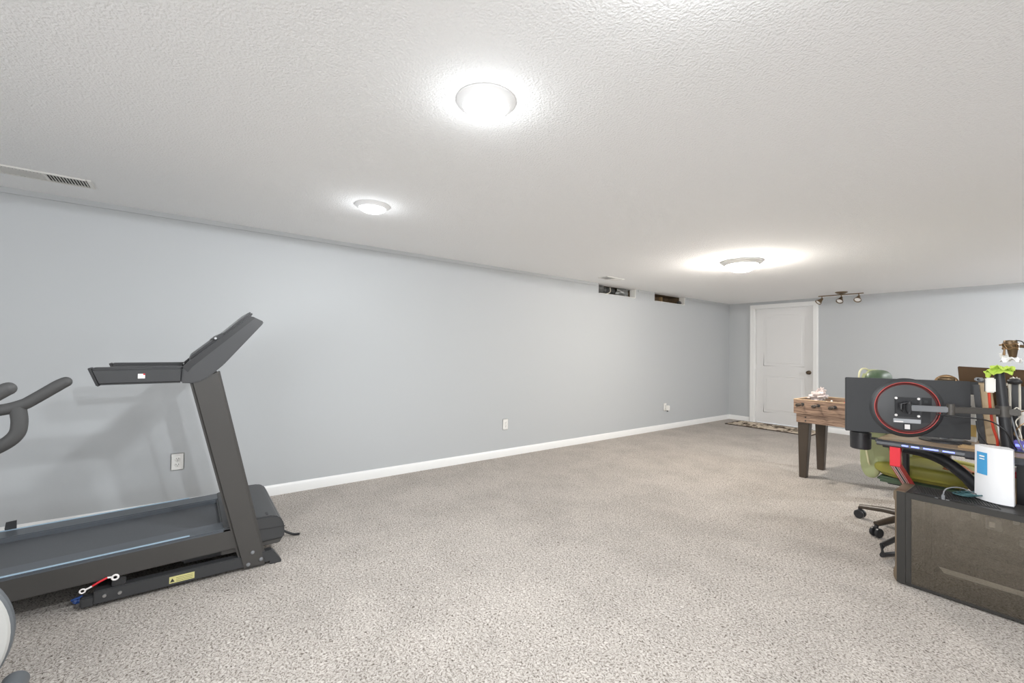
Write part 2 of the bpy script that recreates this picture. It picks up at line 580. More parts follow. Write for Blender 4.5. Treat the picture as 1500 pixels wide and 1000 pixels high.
# door casing
t = MB()
cw = 0.066
t.box(DX0 - cw, DX0 + 0.004, B - 0.018, B + 0.0, 0, DZ - 0.004, bev=0.004)
t.box(DX1 - 0.004, DX1 + cw, B - 0.018, B + 0.0, 0, DZ - 0.004, bev=0.004)
t.box(DX0 - cw, DX1 + cw, B - 0.018, B + 0.0, DZ - 0.004, DZ + 0.058, bev=0.004)
t.box(DX0 - cw + 0.01, DX0 - cw + 0.03, B - 0.024, B - 0.016, 0, DZ + 0.04, bev=0.003)
t.box(DX1 + cw - 0.03, DX1 + cw - 0.01, B - 0.024, B - 0.016, 0, DZ + 0.04, bev=0.003)
t.box(DX0 - cw + 0.01, DX1 + cw - 0.01, B - 0.024, B - 0.016, DZ + 0.028, DZ + 0.048, bev=0.003)
# jambs and stop
t.box(DX0, DX0 + 0.012, B, B + 0.1, 0, DZ)
t.box(DX1 - 0.012, DX1, B, B + 0.1, 0, DZ)
t.box(DX0, DX1, B, B + 0.1, DZ - 0.012, DZ)
struct(t, 'trim_3', M['white'])
# door slab
SX0, SX1, SZ = DX0 + 0.015, DX1 - 0.015, DZ - 0.016
YD = B + 0.052
door = bpy.data.objects.new('door_1', None)
COL.objects.link(door)
door.location = ((SX0 + SX1) / 2, YD, 0)
door['kind'] = 'structure'
MB().box(SX0, SX1, YD, YD + 0.036, 0.012, SZ, bev=0.002).build('slab', M['door'], door)


def arch_outline(x0, x1, z0, z1, rise, n=14):
    pts = [(x0, z0), (x1, z0), (x1, z1 - rise)]
    for i in range(1, n):
        s = i / n
        pts.append((x1 + (x0 - x1) * s, z1 - rise + rise * math.sin(PI * s) ** 0.8))
    pts.append((x0, z1 - rise))
    return pts


for (z0, z1, rise, nm) in ((1.02, 1.92, 0.06, 'panel'), (0.20, 0.84, 0.0, 'panel')):
    pb = MB()
    o1 = arch_outline(SX0 + 0.13, SX1 - 0.13, z0, z1, rise)
    pb.tube([(x, YD + 0.002, z) for x, z in o1], 0.0055, seg=10, closed=True)
    o2 = arch_outline(SX0 + 0.175, SX1 - 0.175, z0 + 0.045, z1 - 0.045, rise)
    pb.prism(o2, 'Y', YD - 0.004, YD + 0.002, bev=0.003, seg=1)
    pb.build(nm, M['door'], door)
kb = MB().lathe([(0.0, 0.0), (0.034, 0.0), (0.034, -0.006), (0.014, -0.012), (0.012, -0.03), (0.022, -0.036), (0.029, -0.047),
                 (0.027, -0.06), (0.016, -0.067), (0.0, -0.068)], (-2.655, YD, 0.93), seg=24, axis='Y', cap=False)
kb.build('door_knob', M['bronze'], door)
hb = MB()
for z in (0.25, 1.0, 1.80):
    hb.tube([(SX0 - 0.002, YD - 0.004, z - 0.045), (SX0 - 0.002, YD - 0.004, z + 0.045)], 0.006)
hb.build('hinge', M['white'], door)

# ------------------------------------------------------------------ duct openings high on the left wall
def wall_opening(y0, y1, label, foil):
    root = thing('wall_opening', label, 'wall opening', (-A, (y0 + y1) / 2, ZH), 0, 'openings high on the left wall')
    D = 0.30
    x0 = -A - D
    b = MB()
    b.box(x0 - 0.01, x0, y0, y1, ZH, H)                      # back
    b.box(x0, -A - 0.1, y0 - 0.01, y0, ZH, H)
    b.box(x0, -A - 0.1, y1, y1 + 0.01, ZH, H)
    b.box(x0, -A - 0.1, y0, y1, ZH - 0.01, ZH)
    b.box(x0, -A - 0.1, y0, y1, H, H + 0.01)
    b.build('cavity_liner', M['cavity'], root)
    j = MB().box(-A - 0.098, -A + 0.003, y1 - 0.012, y1 + 0.0, ZH + 0.001, H - 0.002, bev=0.002)
    j.box(-A - 0.098, -A + 0.001, y0 + 0.02, y1 - 0.012, ZH + 0.0005, ZH + 0.006, bev=0.001)
    j.build('white_jamb', M['plastic_white'], root)
    if foil:
        for k, (a, c, dx) in enumerate(((y0 + 0.02, y0 + 0.30, 0.03), (y0 + 0.27, y0 + 0.53, 0.0), (y0 + 0.5, y1 - 0.03, 0.05))):
            s = bmesh.new()
            nx, nz = 28, 10
            g = []
            for i in range(nx + 1):
                row = []
                for q in range(nz + 1):
                    yy = a + (c - a) * i / nx
                    zz = ZH + 0.008 + (H - ZH - 0.014) * q / nz
                    n_ = mnoise.noise(Vector((yy * 9, zz * 14, k * 5))) * 0.05 + mnoise.noise(Vector((yy * 25, zz * 30, k))) * 0.015
                    bul = 0.05 * math.sin(PI * i / nx)
                    row.append(s.verts.new((-A - 0.16 + dx + bul + n_, yy, zz)))
                g.append(row)
            for i in range(nx):
                for q in range(nz):
                    s.faces.new((g[i][q], g[i + 1][q], g[i + 1][q + 1], g[i][q + 1]))
            MB().add(s).build('crumpled_duct_sheet', M['foil'] if k != 1 else M['black_bag'], root)
        MB().tube([(-A - 0.07, y0 + 0.23, ZH + 0.01), (-A - 0.05, y0 + 0.30, ZH + 0.05), (-A - 0.06, y0 + 0.31, H - 0.02)], 0.006, smooth=5).build('wire', M['cable_white'], root)
    else:
        for yy in (y0 + 0.28, y0 + 0.55):
            MB().box(-A - 0.295, -A - 0.25, yy, yy + 0.04, ZH, H).build('stud', M['cardboard'], root)
        MB().blob((-A - 0.05, y1 - 0.09, ZH + 0.035), (0.03, 0.05, 0.03), amp=0.3, seed=3, sub=3).build('plug', M['black_bag'], root)


wall_opening(*HO1, 'open duct hole at wall top with crumpled silver and black sheeting inside', True)
wall_opening(*HO2, 'open brown empty duct hole at wall top, nearer the door corner', False)


# ------------------------------------------------------------------ outlets
def outlet(y, z, label, plug=False, w_=0.076, h_=0.122):
    root = thing('wall_outlet', label, 'outlet', (-A, y, z), 0, 'white outlets on the left wall')
    MB().box(-A, -A + 0.006, y - w_ / 2, y + w_ / 2, z - h_ / 2, z + h_ / 2, bev=0.003).build('cover_plate', M['plastic_white'], root)
    for dz in (0.021, -0.021):
        rc = MB().blob((-A + 0.006, y, z + dz), (0.003, 0.017, 0.0155), sub=3, power=0.7).build('receptacle', M['plastic_white'], root)
        sl = MB()
        sl.box(-A + 0.0085, -A + 0.0096, y - 0.008, y - 0.0055, z + dz - 0.002, z + dz + 0.007)
        sl.box(-A + 0.0085, -A + 0.0096, y + 0.0055, y + 0.008, z + dz - 0.002, z + dz + 0.007)
        sl.lathe([(0.0, 0.0085), (0.0026, 0.0085), (0.0026, 0.0096), (0, 0.0096)], (-A, y, z + dz - 0.008), seg=10, axis='X', cap=False)
        sl.build('slots', M['slot'], rc)
    MB().lathe([(0, 0.005), (0.003, 0.005), (0.003, 0.0075), (0, 0.0075)], (-A, y, z), seg=10, axis='X', cap=False).build('screw', M['bolt'], root)
    if plug:
        p = thing('plug_in_charger', 'small white plug-in charger in the outlet nearest the door corner', 'charger', (-A + 0.0096, y + 0.03, z + 0.0))
        MB().box(-A + 0.0098, -A + 0.055, y + 0.006, y + 0.058, z - 0.052, z + 0.025, bev=0.006).build('charger_body', M['plastic_white'], p)
        MB().tube([(-A + 0.03, y + 0.03, z - 0.05), (-A + 0.03, y + 0.03, z - 0.075)], [0.011, 0.008], seg=10).build('charger_tip', M['slot'], p)


outlet(-0.042, 0.360, 'white duplex outlet on grey wall behind the treadmill upright')
outlet(2.91, 0.365, 'white duplex outlet alone in the middle of the long grey wall')
outlet(6.06, 0.355, 'white outlet with a charger plugged in, nearest the back corner', True)


# ------------------------------------------------------------------ ceiling registers
def register(x0, x1, y0, y1, label, n, cover=0.5):
    root = thing('ceiling_vent', label, 'vent', ((x0 + x1) / 2, (y0 + y1) / 2, H), 0, 'white registers in the ceiling')
    z = H
    f = MB()
    e = 0.022
    f.box(x0, x1, y0, y0 + e, z - 0.008, z - 0.0005, bev=0.003)
    f.box(x0, x1, y1 - e, y1, z - 0.008, z - 0.0005, bev=0.003)
    f.box(x0, x0 + e, y0 + e, y1 - e, z - 0.008, z - 0.0005, bev=0.003)
    f.box(x1 - e, x1, y0 + e, y1 - e, z - 0.008, z - 0.0005, bev=0.003)
    f.build('frame', M['plastic_white'], root)
    MB().box(x0 + e, x1 - e, y0 + e, y1 - e, z - 0.0025, z - 0.0005).build('dark_backing', M['slot'], root)
    L_ = y1 - y0 - 2 * e
    st = L_ / n
    for k in range(n):
        yc = y0 + e + st * (k + 0.5)
        ang = 0.62 if k < n * cover else -0.62
        MB().box(x0 + e, x1 - e, yc - st * 0.40, yc + st * 0.40, z - 0.0075, z - 0.0062, rot=Matrix.Rotation(ang, 3, 'X')).build('slat', M['plastic_white'], root)
    MB().box(x0 + e, x1 - e, (y0 + y1) / 2 - 0.004, (y0 + y1) / 2 + 0.004, z - 0.008, z - 0.003).build('divider', M['plastic_white'], root)


register(-3.60, -3.435, -0.86, -0.475, 'white ceiling register above the treadmill, with dark slots', 26)
register(-3.64, -3.48, 4.10, 4.43, 'small white ceiling register above the silver-lined wall hole', 20)

# ------------------------------------------------------------------ ceiling lamps
def lamp_light(name, loc, energy, color, radius, parent):
    l = bpy.data.lights.new(name, 'AREA')          # light leaving the lamp downwards
    l.shape = 'DISK'
    l.size = 2 * radius
    l.energy = energy[0]
    l.color = color
    o = bpy.data.objects.new(name, l)
    COL.objects.link(o)
    o.parent = parent
    o.location = Vector(loc) - Vector(parent.location)
    h = bpy.data.lights.new(name + '_side', 'SPOT')    # light leaving sideways, shaded above by the lamp's own pan
    h.spot_size = PI * 0.9995
    h.spot_blend = 0.0
    h.energy = energy[1]
    h.color = color
    h.shadow_soft_size = 0.04
    t = bpy.data.objects.new(name + '_side', h)
    COL.objects.link(t)
    t.parent = parent
    t.location = o.location + Vector((0, 0, -0.012))
    g = bpy.data.lights.new(name + '_glow', 'POINT')   # light leaking sideways along the ceiling
    g.energy = energy[2]
    g.color = color
    g.shadow_soft_size = 0.04
    q = bpy.data.objects.new(name + '_glow', g)
    COL.objects.link(q)
    q.parent = parent
    q.location = o.location + Vector((0, 0, -0.045))
    return o


def disc_light(x, y, label, energy, color, r=0.113, group='flat disc ceiling lights', drop=0.056):
    root = thing('ceiling_light', label, 'ceiling light', (x, y, H), 0, group)
    MB().lathe([(r, -0.0005), (r, -0.004), (r * 0.96, -0.009), (r * 0.78, -0.022), (r * 0.74, -0.018), (0.0, -0.016)], (x, y, H), seg=48, cap=False).build('trim_ring', M['lamp_white'], root)
    MB().lathe([(r * 0.77, -0.0195), (r * 0.70, -0.030), (r * 0.55, -0.040), (r * 0.3, -0.047), (0.0, -0.049)], (x, y, H), seg=48, cap=False).build('diffuser', M['diffuser'], root)
    lamp_light('bulb', (x, y, H - drop), energy, color, 0.05, root)
    return root


disc_light(-1.343, 0.875, 'larger looking flush white disc light, nearest the camera', LAMPS['near'], COOL)
disc_light(-2.80, 0.945, 'small flush white disc light near the long grey wall', LAMPS['wall'], COOL)


def dome_light(x, y, label, energy, color):
    root = thing('dome_light', label, 'ceiling light', (x, y, H))
    MB().lathe([(0.19, -0.0005), (0.19, -0.012), (0.18, -0.022), (0.16, -0.034), (0.15, -0.036), (0.0, -0.030)], (x, y, H), seg=56, cap=False).build('trim_ring', M['lamp_grey'], root)
    MB().lathe([(0.152, -0.034), (0.140, -0.058), (0.115, -0.082), (0.075, -0.100), (0.03, -0.107), (0.0, -0.108)], (x, y, H), seg=56, cap=False).build('glass_bowl', M['diffuser_warm'], root)
    lamp_light('bulb', (x, y, H - 0.115), energy, color, 0.07, root)
    return root


dome_light(-2.03, 4.44, 'grey-rimmed frosted glass dome light over the far half of the room', LAMPS['far'], WARM)
# lamps out of view; the right, side and rear ones are added fill
disc_light(-0.40, 0.81, 'flush white disc light just above the camera view', LAMPS['mid'], COOL, group=None)
disc_light(1.15, 3.1, 'added fill disc light over the right side of the room', LAMPS['right'], NEUT, group=None)
disc_light(1.0, 6.5, 'added fill disc light over the far right side of the room', LAMPS['side'], NEUT, group=None)
disc_light(0.9, -1.2, 'added fill disc light behind the camera', LAMPS['rear'], NEUT, group=None)

# track light
tr = thing('track_light', 'bronze three-spot track light on the ceiling by the door', 'track light', (-2.06, 7.6, H))
MB().lathe([(0.0, -0.0005), (0.075, -0.0005), (0.075, -0.008), (0.05, -0.024), (0.016, -0.032), (0.0, -0.032)], (-2.06, 7.6, H), seg=32, cap=False).build('canopy', M['bronze_lamp'], tr)
MB().tube([(-2.345, 7.6, H - 0.040), (-1.80, 7.6, H - 0.040)], 0.0075, seg=12).build('bar', M['bronze_lamp'], tr)
for (x, tx, ty) in ((-2.30, -0.55, -0.55), (-2.06, -0.12, -0.65), (-1.855, -0.05, -0.7)):
    sp = MB().tube([(x, 7.6, H - 0.04), (x, 7.6, H - 0.085)], 0.0065, seg=10)
    d = Vector((tx, ty, -0.75)).normalized()
    c = Vector((x, 7.6, H - 0.085))
    q = Vector((0, 0, 1)).rotation_difference(d).to_matrix().to_4x4()
    sp2 = MB().lathe([(0.0, -0.012), (0.014, -0.012), (0.020, 0.012), (0.034, 0.045), (0.045, 0.068), (0.045, 0.076), (0.040, 0.074), (0.036, 0.062), (0.0, 0.06)], (0, 0, 0), seg=24, cap=False)
    sp2.xform(Matrix.Translation(c) @ q)
    me = bpy.data.meshes.new('t'); sp2.bm.to_mesh(me); sp.bm.from_mesh(me); sp2.bm.free(); bpy.data.meshes.remove(me)
    s = sp.build('spot_head', M['bronze_lamp'], tr)
    g = MB().lathe([(0.0, 0.066), (0.036, 0.064), (0.032, 0.070), (0.0, 0.0715)], (0, 0, 0), seg=20, cap=False)
    g.xform(Matrix.Translation(c) @ q)
    g.build('lens', M['cloth_white'], s)

# ------------------------------------------------------------------ treadmill
XN, XF = -2.70, -3.41       # near and far outer faces
tm = thing('treadmill', 'dark grey treadmill with sloping console standing along the long grey wall', 'treadmill', (-3.07, -0.4, 0))
for (x0, x1, nm) in ((XN - 0.05, XN, 'n'), (XF, XF + 0.05, 'f')):
    bf = MB().box(x0, x1, -0.315, 0.40, 0.018, 0.078, bev=0.004)
    bf.box(x0 + 0.004, x1 - 0.004, -0.36, -0.31, 0.012, 0.058, bev=0.006)
    bf.prism([(0.39, 0.0), (0.448, 0.0), (0.448, 0.012), (0.41, 0.068), (0.39, 0.075)], 'X', x0, x1, bev=0.003)
    rail_o = bf.build('base_rail', M['tm_plastic'], tm)
    if nm == 'n':
        for (yy, zz) in ((-0.277, 0.05), (-0.225, 0.047)):
            MB().lathe([(0.0, 0.0), (0.008, 0.0), (0.007, 0.005), (0.0, 0.006)], (XN, yy, zz), seg=14, axis='X', cap=False).build('bolt', M['bolt'], rail_o)
        wl = MB().box(XN, XN + 0.0008, -0.045, 0.055, 0.030, 0.062)
        wl = wl.build('warning_label', M['yellow'], rail_o)
        wl['label'] = 'yellow warning label on the rail'
        lt = MB()
        for i in range(3):
            lt.box(XN + 0.0008, XN + 0.0013, -0.018, 0.048, 0.036 + i * 0.008, 0.0375 + i * 0.008)
        lt.prism([(-0.042, 0.036), (-0.024, 0.036), (-0.033, 0.054)], 'X', XN + 0.0008, XN + 0.0013)
        lt.build('label_print', M['slot'], rail_o)
for yy in (0.30, -0.31):
    MB().box(XF + 0.05, XN - 0.05, yy, yy + 0.06, 0.02, 0.075, bev=0.004).build('cross_beam', M['tm_black'], tm)
up_poly = [(0.258, 0.004), (0.382, 0.004), (0.132, 1.085), (0.005, 1.035)]
for (x0, x1, near) in ((XN - 0.085, XN + 0.006, True), (XF - 0.006, XF + 0.085, False)):
    u = MB().prism(up_poly, 'X', x0, x1, bev=0.014, seg=3).build('upright', M['steel'], tm)
    if near:
        for (yy, zz) in ((0.287, 0.032), (0.347, 0.045), (0.306, 0.092)):
            MB().lathe([(0.0, 0.0), (0.010, 0.0), (0.009, 0.005), (0.005, 0.007), (0.0, 0.0075)], (x1, yy, zz), seg=16, axis='X', cap=False).build('bolt', M['alu'], u)
# deck
Z0 = lambda y: 0.215 + (y + 0.6) * 0.028          # deck rises towards the hood
def dz(y, d): return Z0(y) + d
Y0, Y1 = -1.75, 0.20
MB().prism([(Y0, dz(Y0, -0.022)), (Y1, dz(Y1, -0.022)), (Y1, dz(Y1, -0.07)), (Y0, dz(Y0, -0.07))], 'X', XF + 0.10, XN - 0.10, bev=0.004).build('running_belt', M['belt'], tm)
for (x0, x1, nm) in ((XN - 0.135, XN - 0.012, 'n'), (XF + 0.012, XF + 0.135, 'f')):
    rl = MB().prism([(Y0, dz(Y0, 0.004)), (Y1 + 0.04, dz(Y1 + 0.04, 0.004)), (Y1 + 0.04, dz(Y1, -0.03)), (Y0, dz(Y0, -0.03))], 'X', x0, x1, bev=0.006)
    rl.build('foot_rail', M['rail'], tm)
    xo = (x1 - 0.012) if nm == 'n' else (x0 + 0.002)
    MB().prism([(Y0 + 0.01, dz(Y0, 0.0045)), (Y1 - 0.17, dz(Y1 - 0.17, 0.0045)), (Y1 - 0.17, dz(Y1 - 0.17, 0.0065)), (Y0 + 0.01, dz(Y0, 0.0065))], 'X', xo - 0.008, xo + 0.007).build('accent_stripe', M['stripe'], tm)
    xs0, xs1 = (XN - 0.03, XN - 0.010) if nm == 'n' else (XF + 0.010, XF + 0.03)
    MB().prism([(Y0, dz(Y0, -0.004)), (Y1 + 0.06, dz(Y1, -0.004)), (Y1 + 0.06, 0.128), (-0.10, 0.122), (Y0, 0.085)], 'X', xs0, xs1, bev=0.004).build('side_skirt', M['steel'], tm)
MB().box(XF + 0.03, XN - 0.03, Y0 - 0.05, Y0 + 0.05, 0.09, 0.205, bev=0.02).build('rear_roller_cap', M['tm_plastic'], tm)
for x in (XN - 0.06, XF + 0.06):
    MB().box(x - 0.03, x + 0.03, Y0 + 0.02, Y0 + 0.1, 0.0, 0.1, bev=0.008).build('rear_foot', M['tm_black'], tm)
MB().box(XF + 0.06, XN - 0.06, 0.0, 0.30, 0.085, 0.15, bev=0.01).build('lift_frame', M['tm_black'], tm)
# motor hood
hp = [(0.165, dz(0.165, 0.006)), (0.20, 0.252), (0.31, 0.266), (0.40, 0.264), (0.432, 0.252), (0.452, 0.225), (0.462, 0.190), (0.462, 0.128), (0.165, 0.128)]
hood = MB().prism(hp, 'X', XF + 0.015, XN - 0.012, bev=0.008, seg=2).build('motor_hood', M['tm_plastic'], tm)
MB().prism([(0.165, 0.128), (0.455, 0.128), (0.44, 0.100), (0.165, 0.100)], 'X', XF + 0.03, XN - 0.025, bev=0.004).build('hood_base', M['steel'], hood)
MB().prism([(0.165, 0.205), (0.464, 0.1905), (0.464, 0.196), (0.165, 0.2105)], 'X', XN - 0.0125, XN - 0.0105).build('seam', M['tm_black'], hood)
MB().box(XN - 0.085, XN - 0.04, 0.372, 0.382, 0.2625, 0.2665).build('badge', M['tm_black'], hood)
MB().tube([(XF + 0.35, 0.45, 0.12), (XF + 0.36, 0.50, 0.05), (XF + 0.38, 0.56, 0.012), (XF + 0.40, 0.60, 0.01)], 0.007, smooth=5).build('power_cord', M['cable_black'], tm)
# arms
arm = [(-0.358, 1.092), (-0.328, 1.015), (-0.018, 1.018), (-0.018, 1.096)]
for (x0, x1, near) in ((XN - 0.075, XN + 0.012, True), (XF - 0.012, XF + 0.075, False)):
    a = MB().prism(arm, 'X', x0, x1, bev=0.010, seg=3).build('handrail', M['tm_plastic'], tm)
    MB().prism([(-0.362, 1.095), (-0.330, 1.011), (-0.320, 1.011), (-0.350, 1.095)], 'X', x0 - 0.002, x1 + 0.002, bev=0.003).build('end_cap', M['tm_black'], a)
    MB().prism([(-0.345, 1.088), (-0.02, 1.091), (-0.02, 1.099), (-0.345, 1.096)], 'X', x0 + 0.012, x1 - 0.012, bev=0.003).build('top_grip', M['tm_black'], a)
    if near:
        s = MB().box(x1, x1 + 0.0006, -0.188, -0.162, 1.044, 1.066).build('sticker', M['sticker'], a)
        MB().box(x1 + 0.0006, x1 + 0.0011, -0.169, -0.162, 1.060, 1.067).build('sticker_print', M['red'], a)
# console
side = [(-0.026, 1.017), (0.02, 1.014), (0.055, 1.024), (0.085, 1.042), (0.15, 1.108), (0.322, 1.330), (0.326, 1.342), (0.272, 1.368), (0.262, 1.368), (0.005, 1.128), (-0.018, 1.10)]
body = [(-0.015, 1.03), (0.05, 1.035), (0.085, 1.055), (0.315, 1.334), (0.268, 1.358), (0.008, 1.120)]
cons = MB().prism(body, 'X', XF + 0.02, XN - 0.02, bev=0.006).build('console', M['tm_plastic'], tm)
for (x0, x1) in ((XN - 0.02, XN + 0.014), (XF - 0.014, XF + 0.02)):
    MB().prism(side, 'X', x0, x1, bev=0.006, seg=2).build('side_panel', M['tm_gloss'], cons)
    MB().prism([(-0.022, 1.098), (0.004, 1.126), (0.262, 1.367), (0.274, 1.366), (0.285, 1.360), (0.02, 1.100), (0.0, 1.07)], 'X', x0 - 0.001, x1 + 0.0025, bev=0.002).build('side_trim', M['tm_black'], cons)
dsp = [(0.004, 1.128), (0.012, 1.152), (0.135, 1.268), (0.150, 1.270), (0.262, 1.382), (0.275, 1.392), (0.280, 1.384), (0.268, 1.368)]
MB().prism(dsp, 'X', XF + 0.06, XN - 0.05, bev=0.003).build('display', M['tm_black'], cons)
MB().prism([(0.10, 1.24), (0.128, 1.268), (0.142, 1.274), (0.150, 1.262), (0.135, 1.24)], 'X', XF + 0.16, XN - 0.04, bev=0.003).build('tablet_ledge', M['tm_plastic'], cons)
MB().prism([(0.150, 1.276), (0.262, 1.392), (0.270, 1.400), (0.276, 1.394), (0.158, 1.270)], 'X', XF + 0.16, XN - 0.10, bev=0.002).build('tablet_rest', M['tm_gloss'], cons)
MB().lathe([(0, 0), (0.006, 0), (0.006, 0.003), (0, 0.003)], (XN - 0.04, 0.112, 1.245), seg=14, axis='X', cap=False).build('knob', M['bolt'], cons)
# strap hanging on the far rail
MB().prism([(-0.745, 0.170), (-0.705, 0.170), (-0.702, 0.19), (-0.702, 0.262), (-0.740, 0.258), (-0.744, 0.225), (-0.738, 0.20)], 'X', XF + 0.006, XF + 0.012).build('black_strap', M['tm_black'], tm)

# wire with ring terminals on the rail end
wt = thing('ring_terminal_lead', 'short red lead with two white ring ends lying by the treadmill rail', 'wire', (-2.73, -0.28, 0.1))
def ring(c, r, rr): return [(c[0], c[1] + r * math.cos(2 * PI * k / 16), c[2] + r * math.sin(2 * PI * k / 16)) for k in range(16)]
MB().tube([(-2.695, -0.318, 0.108), (-2.695, -0.292, 0.122), (-2.70, -0.270, 0.129)], 0.0045, smooth=4).build('red_sleeve', M['red'], wt)
MB().tube(ring((-2.696, -0.350, 0.095), 0.009, 0), 0.0032, seg=8, closed=True).tube([(-2.696, -0.341, 0.098), (-2.695, -0.318, 0.108)], 0.0038).build('ring_terminal', M['sticker'], wt)
MB().tube(ring((-2.702, -0.243, 0.122), 0.011, 0), 0.0042, seg=8, closed=True).tube([(-2.70, -0.270, 0.129), (-2.702, -0.254, 0.126)], 0.0038).build('ring_terminal', M['sticker'], wt)
MB().box(-2.722, -2.704, -0.255, -0.205, 0.078, 0.113, bev=0.004).build('clip', M['tm_black'], wt)
bc = MB().blob((-2.80, -0.375, 0.014), (0.012, 0.02, 0.012), amp=0.4, sub=3, seed=5)
bc.tube([(-2.80, -0.40, 0.02), (-2.80, -0.36, 0.03)], 0.005)
solo(bc, 'blue_clip', M['blue'], 'tiny blue plastic clip on the carpet at the treadmill rail end', 'clip', (-2.80, -0.375, 0))

# ------------------------------------------------------------------ exercise bike at the left edge
bk = thing('exercise_bike', 'dark exercise bike with curved handlebars, cut by the left edge', 'exercise bike', (-2.05, -0.8, 0))
for x, oy, oz in ((-2.28, 0.0, 0.0), (-1.90, -0.058, 0.008)):
    MB().tube([(x, oy - 0.362, oz + 1.062), (x, oy - 0.385, oz + 1.046), (x, oy - 0.445, oz + 0.998), (x, oy - 0.47, oz + 0.982), (x, oy - 0.52, oz + 0.967), (x, oy - 0.62, oz + 0.957)],
              [0.019, 0.0205, 0.020, 0.020, 0.020, 0.020], seg=16, smooth=6).blob((x, oy - 0.363, oz + 1.061), (0.019, 0.019, 0.019), sub=3).build('handlebar', M['grip'], bk)
    MB().tube([(x, oy - 0.480, oz + 0.975), (x, oy - 0.474, oz + 0.92), (x, oy - 0.482, oz + 0.875), (x, oy - 0.52, oz + 0.838), (x, oy - 0.60, oz + 0.80), (x, oy - 0.70, oz + 0.79)], 0.022, seg=16, smooth=6).build('lower_bar', M['grip'], bk)
MB().tube([(-2.28, -0.70, 0.79), (-1.90, -0.757, 0.797)], 0.022, seg=14).tube([(-2.28, -0.62, 0.955), (-2.28, -0.68, 0.92), (-2.28, -0.70, 0.79)], 0.02, smooth=4).tube([(-1.90, -0.678, 0.965), (-1.90, -0.738, 0.93), (-1.90, -0.757, 0.797)], 0.02, smooth=4).build('cross_bar', M['grip'], bk)
MB().tube([(-2.04, -0.70, 0.79), (-2.04, -0.90, 0.35)], [0.03, 0.04], seg=14).build('mast', M['steel'], bk)
fw = MB().lathe([(0.0, 0.012), (0.255, 0.012), (0.262, 0.018), (0.262, 0.038), (0.255, 0.045), (0.0, 0.045)], (-2.10, -0.684, 0.285), seg=64, axis='X', cap=False).build('flywheel', M['bike_rim'], bk)
MB().lathe([(0.0, 0.0), (0.251, 0.0), (0.256, 0.006), (0.251, 0.014), (0.228, 0.020), (0.0, 0.032)], (-2.055, -0.682, 0.285), seg=64, axis='X', cap=False).build('flywheel_cover', M['bike_cover'], fw)
MB().tube([(-2.04, -0.90, 0.35), (-2.04, -1.35, 0.30), (-2.04, -1.40, 0.06)], 0.035, seg=14).build('frame', M['steel'], bk)
MB().tube([(-1.98, -0.45, 0.050), (-1.99, -0.695, 0.10), (-2.03, -0.95, 0.20)], 0.022, seg=12, smooth=4).build('front_strut', M['steel'], bk)
MB().tube([(-2.215, -0.445, 0.036), (-1.75, -0.445, 0.036)], 0.035, seg=18).blob((-2.215, -0.445, 0.036), (0.014, 0.035, 0.035), sub=3).build('stabilizer', M['bike_rim'], bk)
MB().tube([(-2.30, -1.40, 0.04), (-1.78, -1.40, 0.04)], 0.038, seg=14).build('stabilizer', M['bike_rim'], bk)
MB().tube([(-2.04, -1.25, 0.30), (-2.04, -1.33, 0.80)], 0.03, seg=12).build('seat_post', M['steel'], bk)
MB().blob((-2.04, -1.36, 0.84), (0.11, 0.14, 0.045), sub=3, power=0.8).build('saddle', M['grip'], bk)

# ------------------------------------------------------------------ rug at the door
rg = thing('door_rug', 'brown and tan block-patterned rug on the carpet before the white door', 'rug', (-3.04, 7.75, 0))
MB().box(-3.66, -2.42, 7.47, 8.02, 0.001, 0.012, bev=0.004).build('pile', M['rug'], rg)
e_ = MB().box(-3.68, -2.40, 7.455, 7.475, 0.0005, 0.013, bev=0.003).box(-3.68, -2.40, 8.015, 8.035, 0.0005, 0.013, bev=0.003)
e_.box(-3.68, -3.66, 7.475, 8.015, 0.0005, 0.013, bev=0.003).box(-2.42, -2.40, 7.475, 8.015, 0.0005, 0.013, bev=0.003)
e_.build('binding', M['rug_edge'], rg)

# ------------------------------------------------------------------ foosball table
FX0, FX1, FY0, FY1 = -1.71, -0.63, 4.86, 5.45
fb = thing('foosball_table', 'rustic brown wooden foosball table on dark tapered legs behind the monitor', 'foosball table', (-1.17, 5.15, 0))
MB().box(FX0, FX1, FY0, FY0 + 0.022, 0.632, 0.768, bev=0.002).build('side_board', M['fb_wood'], fb)
MB().box(FX0, FX1, FY1 - 0.022, FY1, 0.632, 0.768, bev=0.002).build('side_board', M['fb_wood'], fb)
MB().box(FX0, FX0 + 0.022, FY0 + 0.022, FY1 - 0.022, 0.632, 0.768, bev=0.002).build('end_board', M['fb_wood'], fb)
MB().box(FX1 - 0.022, FX1, FY0 + 0.022, FY1 - 0.022, 0.632, 0.768, bev=0.002).build('end_board', M['fb_wood'], fb)
rm = MB()
rm.box(FX0 - 0.002, FX1 + 0.002, FY0 - 0.003, FY0 + 0.026, 0.768, 0.775, bev=0.002).box(FX0 - 0.002, FX1 + 0.002, FY1 - 0.026, FY1 + 0.003, 0.768, 0.775, bev=0.002)
rm.box(FX0 - 0.002, FX0 + 0.026, FY0 + 0.026, FY1 - 0.026, 0.768, 0.775, bev=0.002).box(FX1 - 0.026, FX1 + 0.002, FY0 + 0.026, FY1 - 0.026, 0.768, 0.775, bev=0.002)
rm.build('top_rim', M['fb_light'], fb)
ap = MB().box(FX0 + 0.02, FX1 - 0.02, FY0 + 0.012, FY0 + 0.03, 0.545, 0.632, bev=0.002).box(FX0 + 0.02, FX1 - 0.02, FY1 - 0.03, FY1 - 0.012, 0.545, 0.632, bev=0.002)
